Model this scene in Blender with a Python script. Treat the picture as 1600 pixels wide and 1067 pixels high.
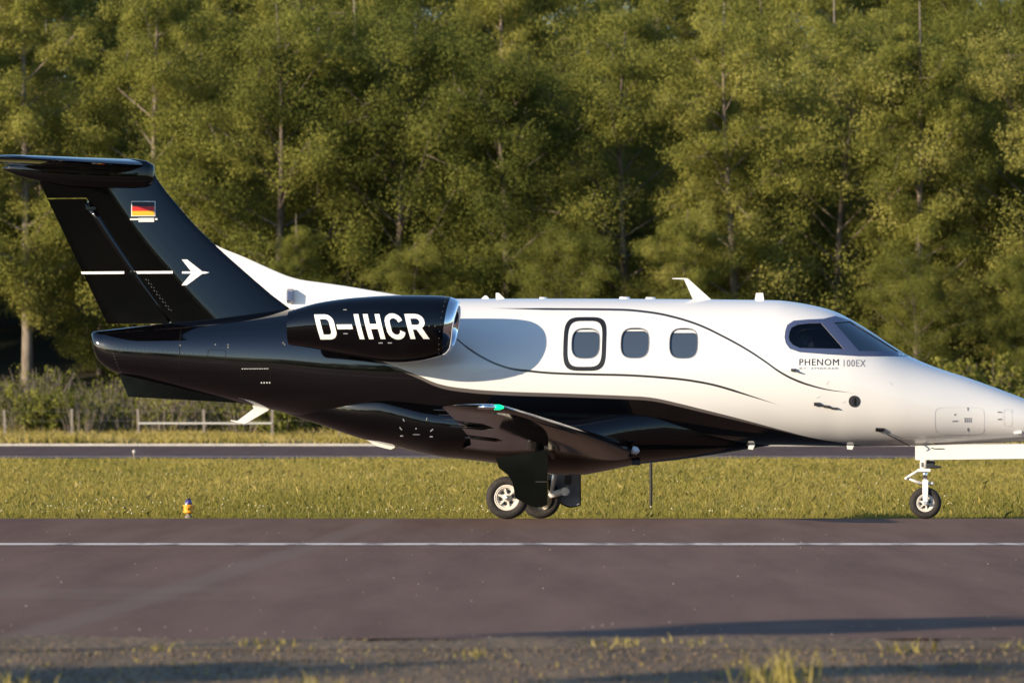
import bpy, bmesh, math, random
import numpy as np
from mathutils import Vector, Matrix
from mathutils.geometry import delaunay_2d_cdt

R = math.radians
scene = bpy.context.scene
for o in list(bpy.data.objects):
    bpy.data.objects.remove(o, do_unlink=True)
COL = scene.collection

# ------------------------------------------------------------------ camera
cam_d = bpy.data.cameras.new('camera')
cam = bpy.data.objects.new('camera', cam_d)
COL.objects.link(cam)
cam.location = (0, -60, 1.39)
cam.rotation_euler = (R(90.696), 0, 0)
cam_d.sensor_width = 36
cam_d.lens = 176.85
cam_d.clip_start = 0.5
cam_d.clip_end = 3000
cam_d.dof.use_dof = True
cam_d.dof.focus_distance = 59.0
cam_d.dof.aperture_fstop = 4.0
scene.camera = cam

# ------------------------------------------------------------------ sky and sun
SUN_EL, SUN_DIR = 14.0, Vector((-0.846, -0.533))      # horizontal direction towards the sun
w = bpy.data.worlds.new('World')
scene.world = w
w.use_nodes = True
wn = w.node_tree
bg = wn.nodes['Background']
sky = wn.nodes.new('ShaderNodeTexSky')
sky.sky_type = 'NISHITA'
sky.sun_disc = False
sky.sun_elevation = R(SUN_EL)
sky.sun_rotation = math.atan2(SUN_DIR.x, SUN_DIR.y)
sky.altitude = 100
sky.air_density = 1.0
sky.dust_density = 0.3
sky.ozone_density = 3.2
wn.links.new(sky.outputs[0], bg.inputs[0])
bg.inputs[1].default_value = 0.14
sd = bpy.data.lights.new('sun', 'SUN')
sun = bpy.data.objects.new('sun', sd)
COL.objects.link(sun)
sd.energy = 4.8
sd.angle = R(0.53)
sd.color = (1.0, 0.82, 0.60)
v = Vector((SUN_DIR.x * math.cos(R(SUN_EL)), SUN_DIR.y * math.cos(R(SUN_EL)), math.sin(R(SUN_EL))))
sun.rotation_euler = v.to_track_quat('Z', 'Y').to_euler()
scene.view_settings.view_transform = 'Standard'
scene.view_settings.look = 'None'
scene.view_settings.gamma = 1
scene.view_settings.use_curve_mapping = False
scene.view_settings.exposure = 0.75

# ------------------------------------------------------------------ helpers
def mesh_obj(name, verts, faces, mat=None, parent=None, smooth=False, angle=None):
    me = bpy.data.meshes.new(name)
    me.from_pydata([tuple(map(float, p)) for p in verts], [], faces)
    me.update()
    if mat is not None:
        me.materials.append(mat)
    if smooth or angle:
        me.polygons.foreach_set('use_smooth', [True] * len(me.polygons))
    if angle:
        me.set_sharp_from_angle(angle=R(angle))
    o = bpy.data.objects.new(name, me)
    COL.objects.link(o)
    if parent is not None:
        o.parent = parent
    return o

def tag(o, label=None, cat=None, group=None, kind=None):
    if label: o['label'] = label
    if cat: o['category'] = cat
    if group: o['group'] = group
    if kind: o['kind'] = kind
    return o

def empty(name, loc=(0, 0, 0), rot=(0, 0, 0)):
    o = bpy.data.objects.new(name, None)
    o.empty_display_size = 0.3
    COL.objects.link(o)
    o.location = loc
    o.rotation_euler = rot
    return o

def copy_tree(o, parent=None):
    c = o.copy()
    COL.objects.link(c)
    c.parent = parent
    for ch in list(o.children):
        copy_tree(ch, c)
    return c

class MB:
    """collects shapes for ONE mesh"""
    def __init__(self): self.v, self.f = [], []
    def add(self, vs, fs):
        n = len(self.v); self.v += [tuple(p) for p in vs]; self.f += [tuple(i + n for i in f) for f in fs]; return self
    def box(self, c, s, m=None):
        vs = [Vector((c[0] + s[0] / 2 * a, c[1] + s[1] / 2 * b, c[2] + s[2] / 2 * d)) for a in (-1, 1) for b in (-1, 1) for d in (-1, 1)]
        if m: vs = [m @ p for p in vs]
        return self.add(vs, [(0, 1, 3, 2), (4, 6, 7, 5), (0, 4, 5, 1), (2, 3, 7, 6), (0, 2, 6, 4), (1, 5, 7, 3)])
    def loft(self, rings, cap=True):
        n = len(rings[0]); vs = [p for r in rings for p in r]; fs = []
        for i in range(len(rings) - 1):
            for j in range(n):
                k = (j + 1) % n
                fs.append((i * n + j, i * n + k, (i + 1) * n + k, (i + 1) * n + j))
        if cap:
            fs.append(tuple(reversed(range(n)))); m = (len(rings) - 1) * n; fs.append(tuple(range(m, m + n)))
        return self.add(vs, fs)
    def tube(self, pts, rad, n=10, cap=True):
        pts = [Vector(p) for p in pts]
        if not hasattr(rad, '__len__'): rad = [rad] * len(pts)
        rings = []; ref = None
        for i, p in enumerate(pts):
            d = (pts[min(i + 1, len(pts) - 1)] - pts[max(i - 1, 0)]).normalized()
            if ref is None: ref = d.orthogonal().normalized()
            a = (ref - d * ref.dot(d)); a = a.normalized() if a.length > 1e-5 else d.orthogonal().normalized(); ref = a
            b = d.cross(a)
            rings.append([p + (a * math.cos(t) + b * math.sin(t)) * rad[i] for t in [2 * math.pi * k / n for k in range(n)]])
        return self.loft(rings, cap)
    def lathe_y(self, c, prof, n=40, cap=False):
        """revolve (radius, offset) about the Y axis through c"""
        rings = [[(c[0] + r * math.cos(t), c[1] + y, c[2] + r * math.sin(t)) for t in [2 * math.pi * k / n for k in range(n)]] for r, y in prof]
        return self.loft(rings, cap)
    def plate(self, outline, y0, y1):
        """polygon in x,z given a thickness along y"""
        n = len(outline)
        vs = [(x, y0, z) for x, z in outline] + [(x, y1, z) for x, z in outline]
        fs = [tuple(range(n)), tuple(reversed(range(n, 2 * n)))] + [(i, i + n, (i + 1) % n + n, (i + 1) % n) for i in range(n)]
        return self.add(vs, fs)
    def build(self, name, mat, parent=None, smooth=False, angle=None):
        o = mesh_obj(name, self.v, self.f, mat, parent, smooth, angle)
        bm = bmesh.new(); bm.from_mesh(o.data); bmesh.ops.recalc_face_normals(bm, faces=bm.faces); bm.to_mesh(o.data); bm.free()
        if angle: o.data.set_sharp_from_angle(angle=R(angle))
        return o

def fast_mesh(name, co, nper, mat, tint=None):
    """many small polygons of nper corners each; co is (count*nper, 3)"""
    n = len(co) // nper
    me = bpy.data.meshes.new(name)
    me.vertices.add(len(co)); me.vertices.foreach_set('co', np.ascontiguousarray(co, np.float32).ravel())
    me.loops.add(len(co)); me.loops.foreach_set('vertex_index', np.arange(len(co), dtype=np.int32))
    me.polygons.add(n); me.polygons.foreach_set('loop_start', np.arange(0, len(co), nper, dtype=np.int32))
    if tint is not None:
        a = me.attributes.new('tint', 'FLOAT', 'FACE'); a.data.foreach_set('value', np.ascontiguousarray(tint, np.float32))
    me.update(calc_edges=True)
    me.materials.append(mat)
    return me

def even_odd(px, py, loops):
    inside = False
    for lp in loops:
        n = len(lp)
        for i in range(n):
            x1, y1 = lp[i]; x2, y2 = lp[(i + 1) % n]
            if (y1 > py) != (y2 > py) and px < (x2 - x1) * (py - y1) / (y2 - y1) + x1: inside = not inside
    return inside

def resample(lp, step):
    out = []
    for i in range(len(lp)):
        a, b = Vector(lp[i]), Vector(lp[(i + 1) % len(lp)])
        k = max(1, int((b - a).length / step + .5))
        out += [tuple(a + (b - a) * (j / k)) for j in range(k)]
    return out

def fill2d(loops, step):
    """triangulate outlines (with holes) in 2D on a fine grid"""
    loops = [resample(lp, step) for lp in loops]
    pts, edges = [], []
    for lp in loops:
        n0 = len(pts); pts += lp; edges += [(n0 + i, n0 + (i + 1) % len(lp)) for i in range(len(lp))]
    xs = [p[0] for p in pts]; ys = [p[1] for p in pts]
    x = min(xs) + step * .51
    while x < max(xs):
        y = min(ys) + step * .47
        while y < max(ys):
            if even_odd(x, y, loops) and min((x - p[0]) ** 2 + (y - p[1]) ** 2 for p in pts[:len(edges)]) > (step * .45) ** 2:
                pts.append((x, y))
            y += step
        x += step
    r = delaunay_2d_cdt([Vector(p) for p in pts], edges, [], 0, 1e-6)
    vs = [tuple(p) for p in r[0]]
    fs = [tuple(f) for f in r[2] if even_odd(sum(vs[i][0] for i in f) / len(f), sum(vs[i][1] for i in f) / len(f), loops)]
    return vs, fs

def round_rect(cx, cz, hw, hh, n=3.0, k=32):
    return [(cx + hw * math.copysign(abs(math.cos(t)) ** (2 / n), math.cos(t)), cz + hh * math.copysign(abs(math.sin(t)) ** (2 / n), math.sin(t))) for t in [2 * math.pi * i / k for i in range(k)]]

# ------------------------------------------------------------------ materials
def mat(name, col, rough=.5, metal=0, spec=.5, coat=0, emit=None, es=0):
    m = bpy.data.materials.new(name); m.use_nodes = True
    b = m.node_tree.nodes['Principled BSDF']
    b.inputs['Base Color'].default_value = (*col, 1); b.inputs['Roughness'].default_value = rough
    b.inputs['Metallic'].default_value = metal; b.inputs['Specular IOR Level'].default_value = spec
    b.inputs['Coat Weight'].default_value = coat; b.inputs['Coat Roughness'].default_value = .04
    if emit: b.inputs['Emission Color'].default_value = (*emit, 1); b.inputs['Emission Strength'].default_value = es
    return m

def nodes(m):
    nt = m.node_tree; N = nt.nodes; b = N.get('Principled BSDF')
    def new(t, **kw):
        n = N.new(t)
        for k, val in kw.items():
            if k.startswith('i_'):
                key = k[2:]; n.inputs[int(key) if key.isdigit() else key.replace('_', ' ')].default_value = val
            else: setattr(n, k, val)
        return n
    return nt, b, new, nt.links.new

def ramp(n, stops):
    cr = n.color_ramp
    while len(cr.elements) < len(stops): cr.elements.new(.5)
    for e, (p, c) in zip(cr.elements, stops): e.position = p; e.color = (*c, 1)

def noisy(name, stops, scale=4, rough=.85, bump=0, bscale=60, stretch=(1, 1, 1), detail=6, bdist=.02):
    """object-space noise colours with optional fine relief"""
    m = mat(name, stops[0][1], rough, spec=.25)
    nt, b, new, ln = nodes(m)
    tc = new('ShaderNodeTexCoord'); mp = new('ShaderNodeMapping'); mp.inputs['Scale'].default_value = stretch
    ln(tc.outputs['Object'], mp.inputs[0])
    n1 = new('ShaderNodeTexNoise', i_Scale=scale, i_Detail=detail, i_Roughness=.65); ln(mp.outputs[0], n1.inputs['Vector'])
    cr = new('ShaderNodeValToRGB'); ramp(cr, stops); ln(n1.outputs[0], cr.inputs[0]); ln(cr.outputs[0], b.inputs['Base Color'])
    if bump:
        n2 = new('ShaderNodeTexNoise', i_Scale=bscale, i_Detail=4.0); ln(tc.outputs['Object'], n2.inputs['Vector'])
        bp = new('ShaderNodeBump', i_Strength=bump, i_Distance=bdist); ln(n2.outputs[0], bp.inputs['Height']); ln(bp.outputs[0], b.inputs['Normal'])
    return m

def paint_ripple(m, strength=.03, scale=3.0):
    nt, b, new, ln = nodes(m)
    tc = new('ShaderNodeTexCoord'); n2 = new('ShaderNodeTexNoise', i_Scale=scale, i_Detail=1.0); ln(tc.outputs['Object'], n2.inputs['Vector'])
    bp = new('ShaderNodeBump', i_Strength=strength, i_Distance=.05); ln(n2.outputs[0], bp.inputs['Height']); ln(bp.outputs[0], b.inputs['Normal'])

M_BLACK = mat('black_gloss_paint', (.0012, .0012, .0018), .06); paint_ripple(M_BLACK, .012)
M_WHITE = mat('white_gloss_paint', (.70, .70, .69), .28, coat=.6)
M_DECAL_W = mat('white_lettering', (.8, .8, .78), .4)
M_DECAL_K = mat('black_lettering', (.012, .012, .014), .4)
M_DECAL_G = mat('grey_lettering', (.22, .22, .23), .45)
M_RIVET = mat('rivet_grey', (.06, .06, .065), .5)
M_PANEL = mat('panel_gap', (.63, .628, .62), .5)
M_FRAME = mat('window_surround_grey', (.06, .08, .16), .22, coat=.3)
M_CHROME = mat('polished_lip_metal', (.86, .87, .9), .07, metal=1)
M_STEEL = mat('gear_metal', (.62, .62, .62), .35, metal=.6)
M_GEARW = mat('white_gear_enamel', (.76, .75, .72), .35)
M_DARKM = mat('dark_grey_metal', (.045, .047, .055), .45, metal=.3)
M_GREYD = mat('grey_door_lining', (.20, .21, .25), .5)
M_RUBBER = noisy('tyre_rubber', [(.3, (.018, .016, .016)), (.7, (.04, .036, .034))], 30, .75)
M_INTER = mat('cockpit_trim', (.05, .05, .055), .8)
M_FAN = mat('fan_metal', (.25, .26, .28), .3, metal=1)
M_CABGL = mat('cabin_pane', (.045, .064, .095), .06, spec=.6)
M_SHADE = mat('window_blind', (.62, .62, .62), .6)
M_RIMW = mat('wheel_rim_enamel', (.66, .62, .56), .35)

def glass_mat(name, tint, rough=.02, ior=1.55):
    m = bpy.data.materials.new(name); m.use_nodes = True; nt = m.node_tree; nt.nodes.clear(); new = nt.nodes.new
    out = new('ShaderNodeOutputMaterial'); t = new('ShaderNodeBsdfTransparent'); g = new('ShaderNodeBsdfGlossy'); fr = new('ShaderNodeFresnel'); mx = new('ShaderNodeMixShader')
    t.inputs[0].default_value = (*tint, 1); g.inputs['Roughness'].default_value = rough; fr.inputs['IOR'].default_value = ior
    nt.links.new(fr.outputs[0], mx.inputs[0]); nt.links.new(t.outputs[0], mx.inputs[1]); nt.links.new(g.outputs[0], mx.inputs[2]); nt.links.new(mx.outputs[0], out.inputs[0])
    return m
M_GLASS = glass_mat('cockpit_glass', (.62, .64, .68))
M_WSHIELD = glass_mat('windshield_glass', (.30, .48, .66), ior=3.6)

def leaf_mat(name, stops, transl=.35):
    m = bpy.data.materials.new(name); m.use_nodes = True; nt = m.node_tree; nt.nodes.clear(); new = nt.nodes.new; ln = nt.links.new
    out = new('ShaderNodeOutputMaterial'); at = new('ShaderNodeAttribute'); at.attribute_name = 'tint'
    oi = new('ShaderNodeObjectInfo'); ma = new('ShaderNodeMath'); ma.operation = 'MULTIPLY_ADD'; ma.inputs[1].default_value = .5; ma.inputs[2].default_value = -.25
    ln(oi.outputs['Random'], ma.inputs[0]); ad = new('ShaderNodeMath'); ad.operation = 'ADD'; ln(at.outputs['Fac'], ad.inputs[0]); ln(ma.outputs[0], ad.inputs[1])
    cr = new('ShaderNodeValToRGB'); ramp(cr, stops); ln(ad.outputs[0], cr.inputs[0])
    d = new('ShaderNodeBsdfDiffuse'); t = new('ShaderNodeBsdfTranslucent'); mx = new('ShaderNodeMixShader'); mx.inputs[0].default_value = transl
    ln(cr.outputs[0], d.inputs[0]); ln(cr.outputs[0], t.inputs[0]); ln(d.outputs[0], mx.inputs[1]); ln(t.outputs[0], mx.inputs[2]); ln(mx.outputs[0], out.inputs[0])
    return m
M_LEAF = leaf_mat('olive_leaves', [(0, (.085, .103, .025)), (.35, (.180, .190, .045)), (.65, (.285, .280, .066)), (1, (.40, .36, .115))], .42)
M_GRASS = leaf_mat('meadow_blades', [(0, (.12, .13, .026)), (.4, (.245, .22, .052)), (.75, (.38, .31, .09)), (1, (.50, .41, .19))], .35)
M_BARK = noisy('bark', [(.35, (.06, .045, .035)), (.65, (.20, .165, .13))], 5, .9, .4, 20, (1, 1, .25))
M_PALEBARK = noisy('pale_bark', [(.3, (.10, .08, .062)), (.6, (.25, .21, .17))], 6, .9, .4, 20, (1, 1, .25))

# ------------------------------------------------------------------ terrain profile (height along the depth direction)
GK = [(-900, 26), (-200, 5.0), (-130, 1.3), (-100, -.05), (-60, -.12), (-36, -.03), (-30.5, 0), (-12, 0), (-1.8, .036), (1.8, -.037), (7.2, -.165), (10, -.16), (22, -.06), (58, 0),  # unseen rise behind the camera added to block horizon sky in the paint
      (101.6, 0), (104, .0), (119, .0), (123, .25), (134, 2.0), (150, 5.0), (170, 8.5), (230, 16), (900, 40)]
GY = [k[0] for k in GK]; GZ = [k[1] for k in GK]
def gz(y): return float(np.interp(y, GY, GZ))
def sheet(name, y0, y1, xw, lift, m, parent=None):
    ys = sorted({y0, y1} | {k for k in GY if y0 < k < y1})
    xs = np.linspace(-xw, xw, 9)
    vs = [(x, y, gz(y) + lift) for y in ys for x in xs]; n = len(xs)
    fs = [(i * n + j, i * n + j + 1, (i + 1) * n + j + 1, (i + 1) * n + j) for i in range(len(ys) - 1) for j in range(n - 1)]
    return mesh_obj(name, vs, fs, m, parent)

m_ground = noisy('meadow_soil', [(.3, (.12, .12, .03)), (.5, (.17, .155, .042)), (.7, (.21, .18, .06))], .35, .95, .5, 8)
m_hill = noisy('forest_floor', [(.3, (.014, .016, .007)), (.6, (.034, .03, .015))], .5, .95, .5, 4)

def asphalt(name, dark, light, tracks=False):
    m = mat(name, dark, .95, spec=.08)
    nt, b, new, ln = nodes(m)
    tc = new('ShaderNodeTexCoord')
    mp = new('ShaderNodeMapping'); mp.inputs['Scale'].default_value = (1.1, .11, 1); ln(tc.outputs['Object'], mp.inputs[0])
    n1 = new('ShaderNodeTexNoise', i_Scale=1.3, i_Detail=8.0, i_Roughness=.6); ln(mp.outputs[0], n1.inputs['Vector'])
    n2 = new('ShaderNodeTexNoise', i_Scale=45.0, i_Detail=3.0); ln(tc.outputs['Object'], n2.inputs['Vector'])
    ad = new('ShaderNodeMath', operation='MULTIPLY_ADD', i_1=.6, i_2=-.12); ln(n2.outputs[0], ad.inputs[0])
    a2 = new('ShaderNodeMath', operation='ADD'); ln(n1.outputs[0], a2.inputs[0]); ln(ad.outputs[0], a2.inputs[1])
    cr = new('ShaderNodeValToRGB'); ramp(cr, [(.45, dark), (.85, light)]); ln(a2.outputs[0], cr.inputs[0])
    last = cr.outputs[0]
    if tracks:   # dusty wheel tracks and seal strips worn into the surface
        sp = new('ShaderNodeSeparateXYZ'); ln(tc.outputs['Object'], sp.inputs[0])
        wob = new('ShaderNodeTexNoise', i_Scale=.5, i_Detail=5.0); ln(tc.outputs['Object'], wob.inputs['Vector'])
        for (kx, ky, off, wd, stg) in ((1, -.050, 1.27, .24, .5), (-.42, 1, 21.4, .9, .35), (.35, 1, 25.0, .5, .25)):
            mx_ = new('ShaderNodeMath', operation='MULTIPLY', i_1=kx); ln(sp.outputs[0], mx_.inputs[0])
            my_ = new('ShaderNodeMath', operation='MULTIPLY_ADD', i_1=ky); ln(sp.outputs[1], my_.inputs[0]); ln(mx_.outputs[0], my_.inputs[2])
            of = new('ShaderNodeMath', operation='ADD', i_1=off); ln(my_.outputs[0], of.inputs[0])
            wb = new('ShaderNodeMath', operation='MULTIPLY_ADD', i_1=wd * .8); ln(wob.outputs[0], wb.inputs[0]); ln(of.outputs[0], wb.inputs[2])
            ab = new('ShaderNodeMath', operation='ABSOLUTE'); ln(wb.outputs[0], ab.inputs[0])
            mr = new('ShaderNodeMapRange', interpolation_type='SMOOTHSTEP'); mr.inputs[1].default_value = wd; mr.inputs[2].default_value = wd * .3; mr.inputs[3].default_value = 0; mr.inputs[4].default_value = stg
            ln(ab.outputs[0], mr.inputs[0])
            fin = mr.outputs[0]
            if ky == 1:     # short strips fade out away from the main track
                ax = new('ShaderNodeMath', operation='ADD', i_1=3.0); ln(sp.outputs[0], ax.inputs[0])
                ax2 = new('ShaderNodeMath', operation='ABSOLUTE'); ln(ax.outputs[0], ax2.inputs[0])
                m3 = new('ShaderNodeMapRange'); m3.inputs[1].default_value = 1.4; m3.inputs[2].default_value = .6; ln(ax2.outputs[0], m3.inputs[0])
                mm = new('ShaderNodeMath', operation='MULTIPLY'); ln(mr.outputs[0], mm.inputs[0]); ln(m3.outputs[0], mm.inputs[1]); fin = mm.outputs[0]
            mix = new('ShaderNodeMix', data_type='RGBA'); mix.inputs[7].default_value = (.185, .142, .115, 1)
            ln(fin, mix.inputs[0]); ln(last, mix.inputs[6]); last = mix.outputs[2]
    ln(last, b.inputs['Base Color'])
    bp = new('ShaderNodeBump', i_Strength=.35, i_Distance=.01); ln(n2.outputs[0], bp.inputs['Height']); ln(bp.outputs[0], b.inputs['Normal'])
    return m
m_asph = asphalt('taxiway_asphalt', (.118, .073, .057), (.178, .116, .092), True)
m_run = asphalt('runway_asphalt', (.080, .057, .054), (.122, .09, .083))
m_line = noisy('white_line_paint', [(.38, (.22, .18, .16)), (.52, (.60, .53, .47))], 2.2, .7, stretch=(1, .2, 1))
m_line2 = noisy('worn_line_paint', [(.35, (.16, .14, .135)), (.6, (.34, .31, .29))], 2, .8)
m_verge = noisy('dry_verge', [(.3, (.08, .055, .035)), (.5, (.15, .105, .065)), (.72, (.235, .165, .10))], 1.2, .95, .8, 14, (1.2, .25, 1), 8, .05)
m_kerb = noisy('pale_concrete', [(.3, (.42, .39, .35)), (.7, (.62, .58, .53))], 1.5, .85)

tag(sheet('ground', -900, 121.5, 900, -.02, m_ground), kind='structure')
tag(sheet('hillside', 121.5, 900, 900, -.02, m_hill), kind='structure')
tag(sheet('verge', -75, -31.4, 160, .0, m_verge), kind='structure')
ev, ef = [], []       # crumbling edge where the verge runs over the asphalt
for i in range(1601):
    x = -40 + i * .05; n_ = math.sin(x * 1.7) * .22 + math.sin(x * 4.3 + 1) * .14 + math.sin(x * 11.9 + 2) * .07 + math.sin(x * 29 + 4) * .05 + random.Random(i).uniform(-.05, .05)
    ev += [(x, -31.6, gz(-31.6) + .004), (x, -30.55 + n_, gz(-30.5) + .016)]
    if i: ef.append((2 * i - 2, 2 * i, 2 * i + 1, 2 * i - 1))
tag(mesh_obj('verge_edge', ev, ef, m_verge), kind='structure')
taxi = tag(sheet('taxiway', -30.5, 7.25, 300, .008, m_asph), kind='structure')
tag(sheet('taxiway_line', -11.35, -10.7, 300, .013, m_line), kind='structure')
tag(sheet('runway', 60, 101.2, 400, .006, m_run), kind='structure')
tag(sheet('runway_line', 67.6, 69.6, 400, .011, m_line2), kind='structure')
kb = MB()
for i in range(-30, 30): kb.box((i * 4 + 2, 101.4, .02), (3.985, .25, .11))
tag(kb.build('runway_kerb', m_kerb), kind='structure')

# ------------------------------------------------------------------ the jet (metres: x forward, y to port, z up)
def pchip(xs, ys):
    xs = np.asarray(xs, float); ys = np.asarray(ys, float); h = np.diff(xs); d = np.diff(ys) / h
    m = np.zeros_like(ys); m[0] = d[0]; m[-1] = d[-1]
    for i in range(1, len(xs) - 1):
        if d[i - 1] * d[i] > 0:
            w1 = 2 * h[i] + h[i - 1]; w2 = h[i] + 2 * h[i - 1]; m[i] = (w1 + w2) / (w1 / d[i - 1] + w2 / d[i])
    def f(x):
        x = np.clip(x, xs[0], xs[-1]); i = np.clip(np.searchsorted(xs, x) - 1, 0, len(xs) - 2); t = (x - xs[i]) / h[i]
        return (2 * t**3 - 3 * t**2 + 1) * ys[i] + (t**3 - 2 * t**2 + t) * h[i] * m[i] + (-2 * t**3 + 3 * t**2) * ys[i + 1] + (t**3 - t**2) * h[i] * m[i + 1]
    return f

# fuselage stations: x, top z, bottom z, half width
FUS = np.array([(-5.105, 2.21, 2.17, .012), (-5.09, 2.232, 2.09, .06), (-5.06, 2.24, 1.96, .11), (-4.95, 2.252, 1.83, .16), (-4.775, 2.272, 1.735, .21), (-4.40, 2.312, 1.64, .28),
    (-4.0, 2.355, 1.545, .345), (-3.4, 2.42, 1.41, .45), (-2.69, 2.504, 1.245, .58), (-2.0, 2.572, 1.06, .70), (-1.24, 2.616, .945, .80), (-.62, 2.622, .893, .845),
    (.2, 2.622, .868, .855), (2.3, 2.608, .866, .855), (2.75, 2.602, .872, .85), (3.17, 2.594, .88, .845), (3.37, 2.572, .877, .84), (3.67, 2.514, .87, .825),
    (3.84, 2.464, .868, .81), (4.04, 2.365, .864, .79), (4.33, 2.186, .867, .745), (4.62, 1.992, .872, .69), (4.75, 1.922, .875, .66), (5.04, 1.80, .883, .59),
    (5.455, 1.662, .90, .48), (6.075, 1.43, .93, .33), (6.4, 1.30, .965, .23), (6.62, 1.18, 1.03, .12), (6.70, 1.115, 1.09, .012)])
f_zt = pchip(FUS[:, 0], FUS[:, 1]); f_zb = pchip(FUS[:, 0], FUS[:, 2]); f_w = pchip(FUS[:, 0], FUS[:, 3])
NS = 2.15
def fus_y(x, z):
    zt, zb, wd = float(f_zt(x)), float(f_zb(x)), float(f_w(x)); zc = zb + .49 * (zt - zb)
    t = (z - zc) / (zt - zc) if z > zc else (zc - z) / (zc - zb)
    return wd * (1 - min(abs(t), .9999) ** NS) ** (1 / NS)
def fus_pt(x, z, off=0., side=-1):
    y = fus_y(x, z); e = .004
    p = Vector((x, y, z)); dx = Vector((2 * e, fus_y(x + e, z) - fus_y(x - e, z), 0)); dz = Vector((0, fus_y(x, z + e) - fus_y(x, z - e), 2 * e))
    n = dz.cross(dx).normalized()
    if n.y < 0: n = -n
    p = p + n * off
    return Vector((p.x, side * p.y, p.z)), Vector((n.x, side * n.y, n.z))
def ring(x, zt, zb, wd, n=96, ex=NS, f=.49):
    zc = zb + f * (zt - zb); out = []
    for k in range(n):
        a = 2 * math.pi * (k + .5) / n; c, s = math.cos(a), math.sin(a)
        out.append((x, wd * math.copysign(abs(c) ** (2 / ex), c), zc + ((zt - zc) if s > 0 else (zc - zb)) * math.copysign(abs(s) ** (2 / ex), s)))
    return out

jet = empty('business_jet', (0, 0, .008), (-.021, 0, R(-6.5)))
tag(jet, 'small twin-engine business jet, white above and glossy black below, taxiing', 'airplane')

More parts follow.
